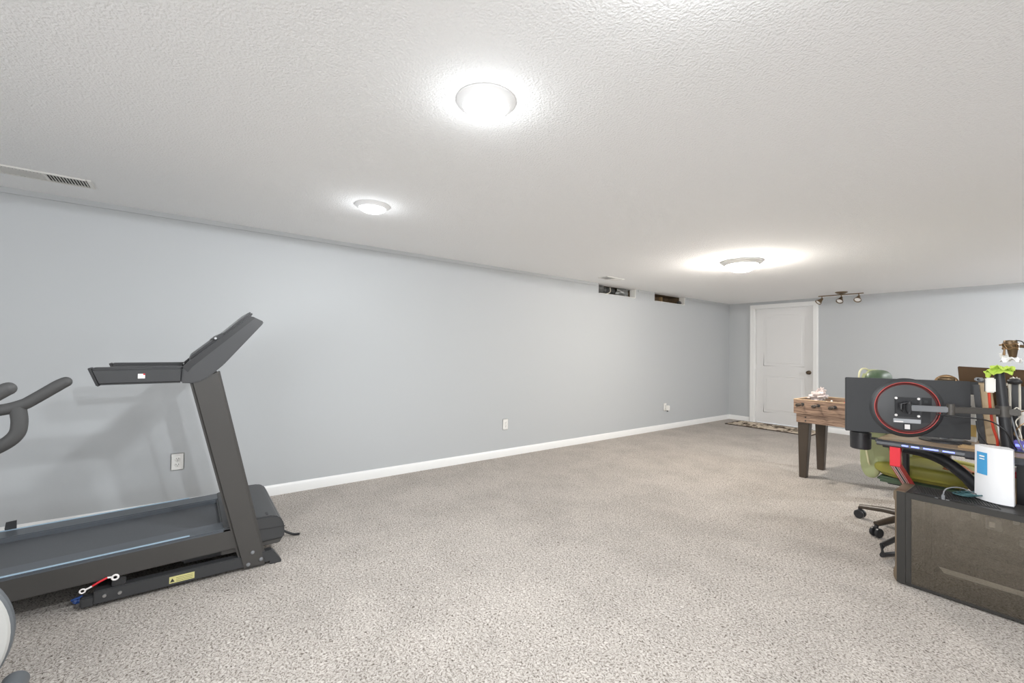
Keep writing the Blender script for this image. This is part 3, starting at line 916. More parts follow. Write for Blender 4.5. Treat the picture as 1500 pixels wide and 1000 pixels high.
ap.box(FX0 + 0.02, FX0 + 0.038, FY0 + 0.03, FY1 - 0.03, 0.545, 0.632, bev=0.002).box(FX1 - 0.038, FX1 - 0.02, FY0 + 0.03, FY1 - 0.03, 0.545, 0.632, bev=0.002)
ap.build('apron', M['fb_wood'], fb)
for zz in (0.60, 0.565):
    MB().lathe([(0, 0), (0.007, 0), (0.006, -0.004), (0, -0.005)], (FX0 + 0.10, FY0 + 0.012, zz), seg=12, axis='Y', cap=False).build('bolt', M['slot'], fb)
MB().box(FX0 + 0.022, FX1 - 0.022, FY0 + 0.022, FY1 - 0.022, 0.632, 0.652).build('playing_field', M['fb_field'], fb)
for (x, y, sx, sy) in ((FX0 + 0.03, FY0 + 0.02, 1, 1), (FX0 + 0.03, FY1 - 0.02, 1, -1), (FX1 - 0.03, FY0 + 0.02, -1, 1), (FX1 - 0.03, FY1 - 0.02, -1, -1)):
    b = bmesh.new()
    top = [(x, y), (x + sx * 0.10, y), (x + sx * 0.10, y + sy * 0.085), (x, y + sy * 0.085)]
    bot = [(x + sx * 0.012, y), (x + sx * 0.072, y), (x + sx * 0.072, y + sy * 0.06), (x + sx * 0.012, y + sy * 0.06)]
    v0 = [b.verts.new((p[0], p[1], 0.56)) for p in top]
    v1 = [b.verts.new((p[0], p[1], 0.0)) for p in bot]
    b.faces.new(v0); b.faces.new(list(reversed(v1)))
    for i in range(4):
        b.faces.new((v0[i], v1[i], v1[(i + 1) % 4], v0[(i + 1) % 4]))
    bmesh.ops.recalc_face_normals(b, faces=b.faces[:])
    bmesh.ops.bevel(b, geom=b.edges[:], offset=0.004, segments=2, affect='EDGES')
    MB().add(b).build('leg', M['fb_leg'], fb)
for k in range(8):
    x = FX0 + 0.08 + k * 0.1325
    handle_front = True
    r = MB().tube([(x, FY0 - 0.09, 0.727), (x, FY1 + 0.05, 0.727)], 0.0065, seg=10)
    rod = r.build('rod', M['fb_rod'], fb)
    MB().lathe([(0.0, -0.155), (0.012, -0.155), (0.017, -0.14), (0.017, -0.09), (0.013, -0.07), (0.0, -0.07)], (x, FY0, 0.727), seg=14, axis='Y', cap=False).build('grip', M['fb_leg'], rod)
    MB().lathe([(0.0, -0.012), (0.015, -0.012), (0.015, 0.0), (0.0, 0.0)], (x, FY0, 0.727), seg=14, axis='Y', cap=False).build('bushing', M['slot'], rod)
    n = (1, 2, 3, 3, 3, 3, 2, 1)[k]
    for i in range(n):
        yy = (FY0 + FY1) / 2 + (i - (n - 1) / 2) * 0.15
        MB().box(x - 0.008, x + 0.008, yy - 0.014, yy + 0.014, 0.668, 0.738, bev=0.004).blob((x, yy, 0.750), (0.009, 0.009, 0.011), sub=2).build('player', M['cloth_white'] if k % 2 else M['leg_red'], rod)
bg = MB().blob((-1.545, 5.0, 0.80), (0.075, 0.075, 0.05), amp=0.55, freq=2.6, seed=2).blob((-1.525, 5.02, 0.835), (0.035, 0.035, 0.055), amp=0.6, freq=3, seed=4)
solo(bg, 'plastic_bag', M['bag'], 'crumpled pinkish-white plastic bag lying on the foosball table', 'bag', (-1.545, 5.0, 0.745))
# ------------------------------------------------------------------ gaming desk
dk = thing('gaming_desk', 'black edged gaming desk with blue lights and a red striped leg', 'desk', (0.0, 3.6, 0))
DXL, DXR, DY0, DY1 = -0.735, 0.80, 3.32, 3.98
top_poly = [(-0.735, 3.335), (-0.70, 3.315), (0.80, 3.315), (0.80, DY1), (-0.68, DY1), (-0.712, 3.70), (-0.735, 3.60)]
MB().prism(top_poly, 'Z', 0.694, 0.712, bev=0.002).build('desktop', M['desk_edge'], dk)
MB().prism([(x * 0.985 - 0.002, 3.62 + (y - 3.62) * 0.93) for x, y in top_poly], 'Z', 0.712, 0.7155, bev=0.001).build('desk_surface', M['desk_top'], dk)
# chamfered edge moulding facing the room
eg = MB().prism([(3.318, 0.715), (3.296, 0.706), (3.290, 0.692), (3.300, 0.683), (3.33, 0.683), (3.335, 0.694)], 'X', -0.72, -0.355, bev=0.001)
eg.prism([(3.318, 0.715), (3.300, 0.706), (3.284, 0.688), (3.296, 0.676), (3.33, 0.676), (3.335, 0.694)], 'X', -0.355, 0.80, bev=0.001)
edge = eg.build('edge_moulding', M['desk_edge'], dk)
for (x0, x1) in ((-0.605, -0.578), (-0.565, -0.532), (-0.515, -0.455), (-0.438, -0.392), (-0.318, -0.298), (-0.290, -0.245), (-0.238, -0.215), (-0.15, -0.09), (-0.06, 0.02), (0.05, 0.12)):
    MB().box(x0, x1, 3.287, 3.2935, 0.6965, 0.7035, rot=Matrix.Rotation(-0.35, 3, 'X')).build('led_strip', M['led'], edge)
# red legs: upright panel, then a striped sloping part, then a black foot loop
for k, x0 in enumerate((-0.662, 0.60)):
    lg = MB().prism([(3.305, 0.684), (3.345, 0.684), (3.345, 0.585), (3.305, 0.572)], 'X', x0, x0 + 0.047, bev=0.002)
    lg.prism([(3.305, 0.572), (3.345, 0.585), (3.80, 0.345), (3.80, 0.30)], 'X', x0, x0 + 0.047, bev=0.002)
    leg = lg.build('red_leg', M['leg_red'], dk)
    for (a, c, mm) in ((0.006, 0.010, 'cloth_white'), (0.015, 0.020, 'cloth_white'), (0.021, 0.028, 'black'), (0.029, 0.033, 'cloth_white'), (0.038, 0.041, 'cloth_white')):
        MB().prism([(3.312, 0.5695), (3.79, 0.3065), (3.789, 0.305), (3.311, 0.568)], 'X', x0 + a, x0 + c).build('stripe', M[mm], leg)
        MB().prism([(3.33, 0.594), (3.79, 0.352), (3.791, 0.3535), (3.331, 0.5955)], 'X', x0 + a, x0 + c).build('stripe', M[mm], leg)
    MB().box(x0 + 0.006, x0 + 0.041, 3.76, 3.82, 0.02, 0.36, bev=0.004).build('lower_post', M['black'], dk)
    ft = MB().tube([(x0 + 0.02, 3.80, 0.14), (x0 + 0.02, 3.52, 0.118), (x0 - 0.035, 3.31, 0.092), (x0 - 0.035, 3.31, 0.034), (x0 + 0.02, 3.50, 0.016), (x0 + 0.02, 3.80, 0.016)], 0.014, seg=8)
    ft.build('foot', M['black'], dk)
MB().tube([(-0.63, 3.42, 0.668), (-0.545, 3.46, 0.655), (-0.46, 3.50, 0.615), (-0.38, 3.52, 0.545), (-0.32, 3.53, 0.47), (-0.22, 3.56, 0.40), (0.10, 3.6, 0.36), (0.60, 3.7, 0.35)], 0.031, seg=14, smooth=5).build('curved_brace', M['black'], dk)
MB().box(-0.19, -0.145, 3.50, 3.55, 0.0, 0.692, bev=0.004).build('centre_leg', M['black'], dk)
# cup holder on the desk's left end
ch = MB()
cx, cy = -0.845, 3.50
ch.lathe([(0.0, 0.612), (0.048, 0.612), (0.054, 0.618), (0.056, 0.712), (0.0555, 0.717), (0.051, 0.717), (0.050, 0.63), (0.0, 0.628)], (cx, cy, 0), seg=40, cap=False)
hold = ch.build('cup_holder', M['black'], dk)
MB().box(-0.80, -0.715, cy - 0.02, cy + 0.02, 0.682, 0.694, bev=0.003).build('bracket', M['black'], dk)

# ------------------------------------------------------------------ monitor with a red ring
ang = math.atan2(0.27, 0.511)
mo = thing('monitor', 'black monitor seen from behind, red ring on its back', 'monitor', (-0.6155, 3.435, 0.91), ang)
W2, H2 = 0.2895, 0.167


def lbox(x0, x1, y0, y1, z0, z1, bev=0.0, mb=None):
    return (mb or MB()).box(x0, x1, y0, y1, z0, z1, bev)


lbox(-W2, W2, 0.0, 0.018, -H2, H2, 0.003).build('housing', M['mon_back'], mo, local=True)
lbox(-W2 + 0.004, W2 - 0.004, 0.0181, 0.0190, -H2 + 0.008, H2 - 0.004).build('screen', M['screen'], mo, local=True)
# the ring is a lathe about local -Y
MB().lathe([(0.176, 0.001), (0.166, -0.007), (0.158, -0.011), (0.153, -0.012), (0.150, -0.009)], (0.003, 0, -0.003), seg=72, axis='Y', cap=False).build('back_bulge', M['mon_back'], mo, local=True)
MB().lathe([(0.1535, -0.0118), (0.1515, -0.0135), (0.1495, -0.0118)], (0.003, 0, -0.003), seg=72, axis='Y', cap=False).build('red_ring', M['ring_red'], mo, local=True)
MB().lathe([(0.151, -0.0115), (0.146, -0.0045), (0.140, -0.003), (0.136, -0.0055)], (0.003, 0, -0.003), seg=72, axis='Y', cap=False).build('ring_groove', M['ring_dark'], mo, local=True)
MB().lathe([(0.137, -0.0055), (0.135, -0.0065), (0.0, -0.0065)], (0.003, 0, -0.003), seg=72, axis='Y', cap=False).build('back_disc', M['mon_disc'], mo, local=True)
lbox(0.073, 0.112, -0.0078, -0.0062, -0.085, -0.018, 0.001).box(0.073, 0.118, -0.0078, -0.0062, 0.018, 0.062, 0.001).build('port_recess', M['black'], mo, local=True)
lbox(0.082, 0.100, -0.0095, -0.0075, 0.030, 0.046, 0.002).build('power_socket', M['tm_plastic'], mo, local=True)
lb = lbox(-0.058, 0.068, -0.0075, -0.0062, -0.093, -0.070)
lbo = lb.build('spec_label', M['silver'], mo, local=True)
lbox(-0.054, -0.012, -0.0079, -0.0074, -0.091, -0.084).build('label_bar', M['sticker'], lbo, local=True)
lbox(-0.012, 0.026, -0.0075, -0.0062, -0.136, -0.096, 0.001).build('socket_block', M['black'], mo, local=True)
lbox(-0.006, 0.019, -0.0085, -0.0074, -0.130, -0.102, 0.001).build('white_tag', M['sticker'], mo, local=True)

# arm carrying it
ma = thing('pole_mount', 'black pole with a jointed grey arm holding the ringed monitor', 'monitor arm', (-0.224, 3.56, 0.7155))
R = Matrix.Translation((-0.6155, 3.435, 0.91)) @ Matrix.Rotation(ang, 4, 'Z')
vp = MB().box(-0.052, 0.062, -0.0125, -0.0075, -0.056, 0.060, 0.002)
vp.xform(R)
vpo = vp.build('mount_plate', M['black'], ma)
for (sx, sz) in ((-0.047, 0.053), (0.057, 0.053), (-0.047, -0.049), (0.057, -0.049)):
    s_ = MB().lathe([(0.0, -0.0125), (0.0075, -0.0125), (0.006, -0.016), (0.0, -0.0165)], (sx, 0, sz), seg=14, axis='Y', cap=False)
    s_.xform(R)
    s_.build('screw', M['sticker'], vpo)
jn = MB().box(-0.022, 0.022, -0.030, -0.012, -0.028, 0.030, 0.004).box(-0.012, 0.020, -0.062, -0.026, -0.020, 0.024, 0.004)
jn.tube([(0.004, -0.046, -0.034), (0.004, -0.046, 0.038)], 0.011, seg=14)
jn.tube([(-0.030, -0.035, -0.012), (-0.030, -0.035, 0.022)], 0.008, seg=10).tube([(-0.03, -0.035, 0.02), (0.01, -0.045, 0.034)], 0.005, seg=8)
jn.xform(R)
jn.build('tilt_joint', M['black'], ma)


def beam(p0, p1, hw, hh, mb):
    p0, p1 = Vector(p0), Vector(p1)
    d = (p1 - p0)
    L_ = d.length
    d.normalize()
    s = d.cross(Vector((0, 0, 1))).normalized()
    u = s.cross(d)
    m_ = Matrix((d, s, u)).transposed().to_4x4()
    m_.translation = (p0 + p1) / 2
    t_ = MB().box(-L_ / 2, L_ / 2, -hw, hw, -hh, hh, 0.004)
    t_.xform(m_)
    me = bpy.data.meshes.new('t'); t_.bm.to_mesh(me); t_.bm.free(); mb.bm.from_mesh(me); bpy.data.meshes.remove(me)
    return mb


P0 = R @ Vector((0.012, -0.050, 0.002))
EL = Vector((-0.418, 3.385, 0.921))
PP = Vector((-0.252, 3.53, 0.921))
beam(P0, EL + (EL - P0).normalized() * 0.012, 0.015, 0.0165, MB()).build('front_arm', M['alu'], ma)
b2 = beam(EL, PP, 0.013, 0.017, MB())
b2.tube([EL + Vector((0, 0, -0.028)), EL + Vector((0, 0, 0.032))], 0.017, seg=16)
b2.build('rear_arm', M['arm_dark'], ma)
MB().tube([(-0.222, 3.56, 0.716), (-0.2365, 3.558, 0.925), (-0.252, 3.555, 1.140)], [0.0235, 0.0225, 0.0195], seg=24).build('pole', M['black'], ma)
MB().tube([(-0.236, 3.558, 0.893), (-0.239, 3.558, 0.952)], 0.029, seg=24).box(-0.22, -0.175, 3.54, 3.575, 0.905, 0.938, 0.004).build('collar', M['arm_dark'], ma)
MB().box(-0.285, -0.16, 3.50, 3.62, 0.7157, 0.722, 0.003).build('base_plate', M['black'], ma)

# lime cloth on top of the pole
def cloth(c, rx, ry, drape, seed, rim=0.25, n=26, m_=10):
    b = bmesh.new()
    g = []
    for i in range(m_ + 1):
        q = i / m_
        row = []
        for k in range(n):
            a = 2 * PI * k / n
            f_ = 1 + rim * mnoise.noise(Vector((math.cos(a) * 2, math.sin(a) * 2, seed)))
            wob = 0.010 * math.sin(a * 5 + seed) * q + 0.012 * mnoise.noise(Vector((math.cos(a) * q * 4, math.sin(a) * q * 4, seed + 4)))
            row.append(b.verts.new((c[0] + rx * q * f_ * math.cos(a), c[1] + ry * q * f_ * math.sin(a), c[2] - drape * q ** 2.2 + wob)))
        g.append(row)
    for i in range(m_):
        for k in range(n):
            b.faces.new((g[i][k], g[i][(k + 1) % n], g[i + 1][(k + 1) % n], g[i + 1][k]))
    bmesh.ops.remove_doubles(b, verts=b.verts[:], dist=1e-5)
    r_ = bmesh.ops.extrude_face_region(b, geom=b.faces[:])
    for v in [x for x in r_['geom'] if isinstance(x, bmesh.types.BMVert)]:
        v.co.z += 0.004
    bmesh.ops.recalc_face_normals(b, faces=b.faces[:])
    return b


cl = MB().add(cloth((-0.250, 3.555, 1.152), 0.056, 0.05, 0.022, 1.3))
cl.add(cloth((-0.240, 3.55, 1.160), 0.045, 0.05, 0.004, 5.1, rim=0.5))
cl.tube([(-0.288, 3.53, 1.132), (-0.292, 3.53, 1.105)], [0.014, 0.008], seg=8)
solo(cl, 'lime_cloth', M['lime'], 'crumpled lime green cloth draped over the top of the black pole', 'cloth', (-0.250, 3.555, 1.14))

# ------------------------------------------------------------------ second monitor, behind
m2 = thing('monitor', 'dark back of the second monitor, warm light painted in, cut by the right edge', 'monitor', (-0.19, 3.86, 0.7155))
mb = MB()
mb.prism([(-0.448, 1.158), (0.10, 1.135), (0.10, 0.86), (-0.432, 0.935)], 'Y', 3.875, 3.895, bev=0.004)
hs = mb.build('housing', M['brown_back'], m2)
MB().prism([(-0.440, 1.150), (0.092, 1.128), (0.092, 0.868), (-0.425, 0.945)], 'Y', 3.8952, 3.896).build('screen', M['screen'], m2)
MB().box(-0.20, -0.15, 3.84, 3.875, 0.72, 1.05, 0.004).build('stand_post', M['black'], m2)
MB().box(-0.28, -0.07, 3.76, 3.92, 0.7157, 0.726, 0.004).build('stand_base', M['black'], m2)

# microphone on its boom
mc = thing('microphone', 'brown studio microphone in a shock mount on a boom arm at right', 'microphone', (0.22, 3.80, 0.7155))
MX, MY = -0.219, 3.7
MB().lathe([(0.0, 1.268), (0.024, 1.268), (0.027, 1.274), (0.0275, 1.306), (0.025, 1.314), (0.0, 1.316)], (MX, MY, 0), seg=24, cap=False).build('capsule_head', M['mic_dark'], mc)
MB().lathe([(0.0, 1.218), (0.015, 1.218), (0.021, 1.262), (0.024, 1.270), (0.0, 1.270)], (MX + 0.008, MY, 0), seg=24, cap=False).build('mic_body', M['mic_dark'], mc)
sm = MB()
for zz, rr in ((1.291, 0.031), (1.268, 0.029)):
    sm.tube([(MX + rr * math.cos(2 * PI * k / 24), MY + rr * math.sin(2 * PI * k / 24), zz + 0.004 * math.sin(k)) for k in range(24)], 0.0038, seg=6, closed=True)
for k in range(8):
    a = 2 * PI * k / 8
    sm.tube([(MX + 0.031 * math.cos(a), MY + 0.031 * math.sin(a), 1.291), (MX + 0.029 * math.cos(a + 0.4), MY + 0.029 * math.sin(a + 0.4), 1.268)], 0.0025, seg=6)
sm.tube([(MX - 0.029, MY - 0.01, 1.289), (MX - 0.042, MY - 0.01, 1.287)], 0.004, seg=8)
sm.tube([(MX - 0.02, MY - 0.03, 1.268), (MX - 0.022, MY - 0.03, 1.230)], [0.004, 0.006], seg=8)
sm.build('shock_mount', M['gold'], mc)
MB().tube([(MX + 0.034, MY, 1.282), (-0.165, 3.70, 1.279), (0.05, 3.73, 1.262), (0.22, 3.78, 1.20), (0.22, 3.80, 0.76)], 0.0085, seg=10).build('boom_arm', M['mic_dark'], mc)
MB().box(0.19, 0.25, 3.77, 3.83, 0.716, 0.77, 0.004).build('clamp', M['black'], mc)
MB().tube([(MX + 0.02, MY, 1.315), (MX + 0.045, MY, 1.305), (-0.165, MY, 1.27), (-0.155, MY, 1.225)], 0.003, seg=6, smooth=4).build('mic_cable', M['cable_black'], mc)
wc = MB().add(cloth((MX + 0.0, MY, 1.213), 0.037, 0.026, 0.012, 2.2, rim=0.3))
wc.add(cloth((MX - 0.022, MY, 1.220), 0.018, 0.016, -0.008, 6.2, rim=0.3))
wc.tube([(MX + 0.0, MY, 1.205), (MX + 0.001, MY, 1.188)], 0.0025, seg=6)
solo(wc, 'white_cloth', M['cloth_white'], 'small white cloth caught under the microphone', 'cloth', (MX, MY, 1.21))

# ------------------------------------------------------------------ clutter on the desk
def leaning(x0, x1, y, z0, z1, th, lean, name, m, label, cat):
    b = MB().box(-(x1 - x0) / 2, (x1 - x0) / 2, -th / 2, th / 2, 0, z1 - z0, 0.002)
    b.xform(Matrix.Translation(((x0 + x1) / 2, y, z0)) @ Matrix.Rotation(lean, 4, 'Y'))
    return solo(b, name, m, label, cat, ((x0 + x1) / 2, y, z0))


ZT = 0.7158
leaning(-0.335, -0.309, 3.66, ZT + 0.004, 1.058, 0.03, -0.075, 'black_board', M['black'], 'tall narrow black board leaning left beside the black pole', 'board')
leaning(-0.312, -0.264, 3.715, ZT + 0.004, 1.075, 0.05, -0.085, 'tan_board', M['tan'], 'tall tan board leaning behind the black pole', 'board')
wb = thing('white_box', 'white box with golden print standing between the ringed monitor and the boards', 'box', (-0.372, 3.74, ZT))
MB().box(-0.400, -0.352, 3.71, 3.77, ZT, 0.99, 0.002).build('carton', M['paper'], wb)
MB().box(-0.3995, -0.3525, 3.7088, 3.7100, ZT + 0.03, ZT + 0.10).build('golden_panel', M['gold_print'], wb)
MB().box(-0.392, -0.372, 3.7088, 3.7100, 0.92, 0.927).build('print_mark', M['slot'], wb)
# speaker-like black gadget behind the monitor's edge, webcam, label tag
solo(MB().box(-0.40, -0.345, 3.80, 3.87, ZT, 1.065, 0.004), 'black_speaker', M['black'], 'slim black upright box right behind the ringed monitor edge', 'speaker', (-0.37, 3.83, ZT))
wcm = thing('webcam', 'small grey webcam perched on the tan board top', 'webcam', (-0.325, 3.69, 1.077))
MB().box(-0.355, -0.318, 3.66, 3.70, 1.077, 1.098, 0.005).build('camera_body', M['alu'], wcm)
MB().lathe([(0, 0), (0.007, 0), (0.007, -0.004), (0, -0.005)], (-0.337, 3.66, 1.088), seg=14, axis='Y', cap=False).build('lens', M['screen'], wcm)
MB().box(-0.343, -0.318, 3.672, 3.70, 1.070, 1.078, 0.002).build('clip', M['black'], wcm)
ad = thing('power_adapter', 'white power adapter with a red lead hanging on the black pole', 'adapter', (-0.287, 3.54, 1.05))
MB().box(-0.303, -0.263, 3.53, 3.555, 1.022, 1.104, 0.006, ).build('adapter_body', M['paper'], ad)
MB().box(-0.3045, -0.3015, 3.5285, 3.5560, 1.026, 1.096, 0.001).build('dark_edge', M['slot'], ad)
MB().tube([(-0.288, 3.54, 1.020), (-0.286, 3.55, 0.96), (-0.282, 3.56, 0.90), (-0.276, 3.57, 0.83), (-0.262, 3.585, 0.76), (-0.262, 3.60, 0.722)], 0.006, seg=8, smooth=5).build('red_lead', M['cable_red'], ad)
# black slotted rack right of the pole
rk = thing('headset_rack', 'black twin-arched rack with pale edges right of the black pole', 'rack', (-0.20, 3.72, ZT))
for k, (xx, zz) in enumerate(((-0.228, 1.058), (-0.193, 1.092))):
    MB().tube([(xx - 0.03, 3.72 + k * 0.03, ZT + 0.004), (xx - 0.03, 3.72 + k * 0.03, zz - 0.02), (xx - 0.012, 3.72 + k * 0.03, zz), (xx + 0.003, 3.72 + k * 0.03, zz - 0.02), (xx + 0.003, 3.72 + k * 0.03, ZT + 0.004)], 0.0055, seg=8, smooth=4).build('pale_arch', M['cable_white'], rk)
    MB().prism([(xx - 0.028, ZT + 0.004), (xx - 0.028, zz - 0.02), (xx - 0.012, zz - 0.004), (xx + 0.001, zz - 0.02), (xx + 0.001, ZT + 0.004)], 'Y', 3.718 + k * 0.03, 3.732 + k * 0.03).build('black_insert', M['black'], rk)
MB().blob((-0.207, 3.74, 1.082), (0.030, 0.03, 0.018), sub=3).build('headset_pad', M['tm_black'], rk)
solo(MB().box(-0.185, -0.03, 3.66, 3.74, 0.845, 0.925, 0.004).box(-0.15, -0.05, 3.67, 3.73, ZT, 0.846, 0.003), 'white_device', M['paper'], 'white boxy device at the right photo edge beside the rack', 'device', (-0.1, 3.7, ZT))
pu = thing('lit_hub', 'small dark hub with purple lights at the right edge of the desk', 'hub', (-0.165, 3.63, ZT))
MB().box(-0.205, -0.08, 3.60, 3.65, ZT, 0.765, 0.004).build('hub_body', M['purple'], pu)
for i in range(3):
    MB().box(-0.198 + i * 0.028, -0.182 + i * 0.028, 3.5988, 3.6000, 0.735, 0.748).build('port_light', M['led'], pu)
# small things lying on the desk
solo(MB().box(-0.395, -0.285, 3.40, 3.48, ZT, 0.722, 0.002).box(-0.385, -0.30, 3.41, 3.47, 0.722, 0.728, 0.002), 'note_pad', M['cardboard'], 'brown pad lying on the desk below the ringed monitor', 'pad', (-0.34, 3.44, ZT))
kb_ = thing('round_stand_base', 'low round black stand base lying on the desk under the ringed monitor', 'pad', (-0.47, 3.56, ZT))  # dark round base of a stand
MB().lathe([(0.0, 0.0), (0.11, 0.0), (0.11, 0.008), (0.10, 0.014), (0.0, 0.016)], (-0.47, 3.58, ZT), seg=40, cap=False).build('foot_disc', M['tm_black'], kb_)
MB().lathe([(0.0, 0.014), (0.02, 0.014), (0.016, 0.026), (0.0, 0.026)], (-0.47, 3.58, ZT), seg=20, cap=False).build('hub_cap', M['silver'], kb_)
# loose cables
def cable(name, pts, r, m, label):
    return solo(MB().tube(pts, r, seg=7, smooth=7), name, m, label, 'cable', pts[0], 'loose cables around the monitor arm')


cable('black_cable', [(-0.47, 3.352, 0.892), (-0.40, 3.37, 0.886), (-0.32, 3.44, 0.880), (-0.27, 3.50, 0.862), (-0.225, 3.50, 0.82), (-0.205, 3.53, 0.76), (-0.19, 3.55, 0.7245)], 0.0035, M['cable_black'], 'thin black cable running from the ringed monitor along the arm')
cable('black_cable', [(-0.335, 3.52, 0.86), (-0.325, 3.50, 0.80), (-0.30, 3.47, 0.76), (-0.27, 3.44, 0.728), (-0.22, 3.42, 0.7195)], 0.0035, M['cable_black'], 'black cable hanging in an arc left of the black pole')
cable('grey_cable', [(-0.21, 3.56, 0.90), (-0.19, 3.54, 0.80), (-0.17, 3.50, 0.745), (-0.14, 3.46, 0.72), (-0.05, 3.42, 0.7195)], 0.0035, M['alu'], 'grey cable falling to the desk right of the black pole')
cable('pale_cable', [(-0.205, 3.57, 0.93), (-0.19, 3.60, 0.945), (-0.175, 3.59, 0.91), (-0.195, 3.58, 0.87), (-0.18, 3.57, 0.82), (-0.172, 3.56, 0.772)], 0.003, M['cable_white'], 'pale looped cable tangled at the collar of the black pole')
cable('tan_cable', [(-0.20, 3.60, 0.90), (-0.165, 3.59, 0.93), (-0.15, 3.58, 0.885), (-0.18, 3.57, 0.85), (-0.20, 3.58, 0.80), (-0.155, 3.55, 0.775)], 0.003, M['gold'], 'tan cable looping beside the purple-lit hub')

# ------------------------------------------------------------------ PC tower with glass side
PX0, PX1, PY0, PY1, PZ = -0.598, -0.06, 3.06, 3.285, 0.492
pc = thing('computer_tower', 'black computer tower with smoked glass side standing on the carpet at right', 'computer', (-0.33, 3.17, 0))
fp = [(PX0, 0.03), (PX0 + 0.012, 0.006), (PX0 + 0.05, 0.006), (PX0 + 0.05, PZ), (PX0 + 0.006, PZ), (PX0, PZ - 0.008), (PX0, PZ - 0.045), (PX0 + 0.006, PZ - 0.058), (PX0 + 0.006, 0.085), (PX0, 0.07)]
MB().prism(fp, 'Y', PY0 + 0.001, PY1 - 0.001, bev=0.002, seg=1).build('front_panel', M['pc_front'], pc)
MB().box(PX0 + 0.014, PX0 + 0.049, PY0 - 0.003, PY0 + 0.002, 0.008, PZ - 0.003, bev=0.001).build('front_edge', M['pc_black'], pc)
fr = MB()
x0 = PX0 + 0.05
fr.box(x0, PX1, PY0, PY1, PZ - 0.016, PZ, 0.003)
fr.box(x0, PX1, PY0 + 0.004, PY1, 0.012, 0.026, 0.002)
fr.box(x0, PX1, PY1 - 0.012, PY1, 0.026, PZ - 0.016)
fr.box(PX1 - 0.012, PX1, PY0 + 0.002, PY1 - 0.012, 0.026, PZ - 0.016)
fr.build('chassis', M['pc_black'], pc)
fr = MB()
fr.box(x0, PX1, PY0 - 0.004, PY0 + 0.0, PZ - 0.030, PZ - 0.001, 0.001).box(x0, x0 + 0.022, PY0 - 0.004, PY0, 0.016, PZ - 0.03, 0.001).box(x0, PX1, PY0 - 0.004, PY0, 0.008, 0.020, 0.001)
fr.build('panel_frame', M['pc_black'], pc)
MB().box(x0 + 0.004, PX1 - 0.002, PY0 - 0.0015, PY0 + 0.0015, 0.018, PZ - 0.028).build('glass_panel', M['glass'], pc)
for fx in (PX0 + 0.06, PX1 - 0.06):
    MB().box(fx - 0.025, fx + 0.025, PY0 + 0.02, PY1 - 0.02, 0.0, 0.013, 0.003).build('foot', M['black'], pc)
tv = MB().box(PX0 + 0.075, PX1 - 0.17, PY0 + 0.035, PY1 - 0.03, PZ, PZ + 0.0015)
tvo = tv.build('top_vent', M['slot'], pc)
for k in range(26):
    xx = PX0 + 0.085 + k * 0.011
    MB().box(xx - 0.003, xx + 0.003, PY0 + 0.037, PY1 - 0.032, PZ + 0.0012, PZ + 0.0045, 0.0008, rot=Matrix.Rotation(0.25, 3, 'Z')).build('vent_slat', M['pc_black'], tvo)
pt = MB()
for xx in (PX0 + 0.16, PX0 + 0.185, PX0 + 0.20):
    pt.box(xx, xx + 0.012, PY0 + 0.008, PY0 + 0.017, PZ, PZ + 0.0016)
pt.build('top_port', M['bolt'], pc)
MB().box(x0 + 0.10, PX1 - 0.012, PY0 + 0.012, PY1 - 0.012, 0.026, 0.115, 0.002).build('power_shroud', M['pc_in'], pc)
MB().prism([(x0 + 0.14, 0.116), (PX1 - 0.02, 0.116), (PX1 - 0.02, 0.140), (x0 + 0.122, 0.140)], 'Y', PY0 + 0.028, PY0 + 0.032).build('bright_strip', M['pc_bright'], pc)
bd = MB().box(x0 + 0.15, PX1 - 0.013, PY1 - 0.022, PY1 - 0.012, 0.15, PZ - 0.03).build('mainboard', M['pc_board'], pc)
cp = MB()
for (a, b_, w_, h_) in ((0.22, 0.385, 0.03, 0.05), (0.27, 0.35, 0.055, 0.055), (0.36, 0.40, 0.02, 0.04), (0.38, 0.30, 0.05, 0.03)):
    cp.box(x0 + a, x0 + a + w_, PY1 - 0.05, PY1 - 0.022, b_, b_ + h_, 0.003)
cp.build('components', M['alu'], bd)
MB().box(x0 + 0.283, x0 + 0.303, PY1 - 0.056, PY1 - 0.049, 0.365, 0.390).build('cooler_plate', M['pc_bright'], bd)
MB().box(x0 + 0.02, x0 + 0.07, PY0 + 0.02, PY1 - 0.02, 0.12, PZ - 0.03, 0.004).build('fan_stack', M['pc_in'], pc)
MB().box(x0 + 0.17, PX1 - 0.02, PY0 + 0.07, PY1 - 0.05, 0.235, 0.265, 0.004).build('graphics_card', M['pc_in'], pc)
# cables on the tower
solo(MB().tube([(PX0 + 0.19, PY0 + 0.012, PZ + 0.002), (PX0 + 0.19, PY0 + 0.012, PZ + 0.022), (PX0 + 0.20, PY0 + 0.03, PZ + 0.052), (PX0 + 0.24, PY0 + 0.10, PZ + 0.055), (PX0 + 0.30, PY0 + 0.17, PZ + 0.02), (PX0 + 0.33, PY0 + 0.18, PZ + 0.009)], 0.003, seg=8, smooth=6).box(PX0 + 0.184, PX0 + 0.197, PY0 + 0.007, PY0 + 0.016, PZ + 0.0018, PZ + 0.022, 0.001),
     'usb_cable', M['alu'], 'grey USB cable plugged into the top of the tower', 'cable', (PX0 + 0.19, PY0 + 0.012, PZ))
tc_ = [(PX0 + 0.235 + 0.035 * math.cos(k * 0.9) + k * 0.0022, PY0 + 0.15 + 0.035 * math.sin(k * 0.9), PZ + 0.010 + 0.0009 * k) for k in range(24)]
solo(MB().tube(tc_, 0.0035, seg=7, smooth=4), 'teal_cable', M['cable_teal'], 'coiled dark teal cable lying on the tower top vent', 'cable', (PX0 + 0.25, PY0 + 0.15, PZ))

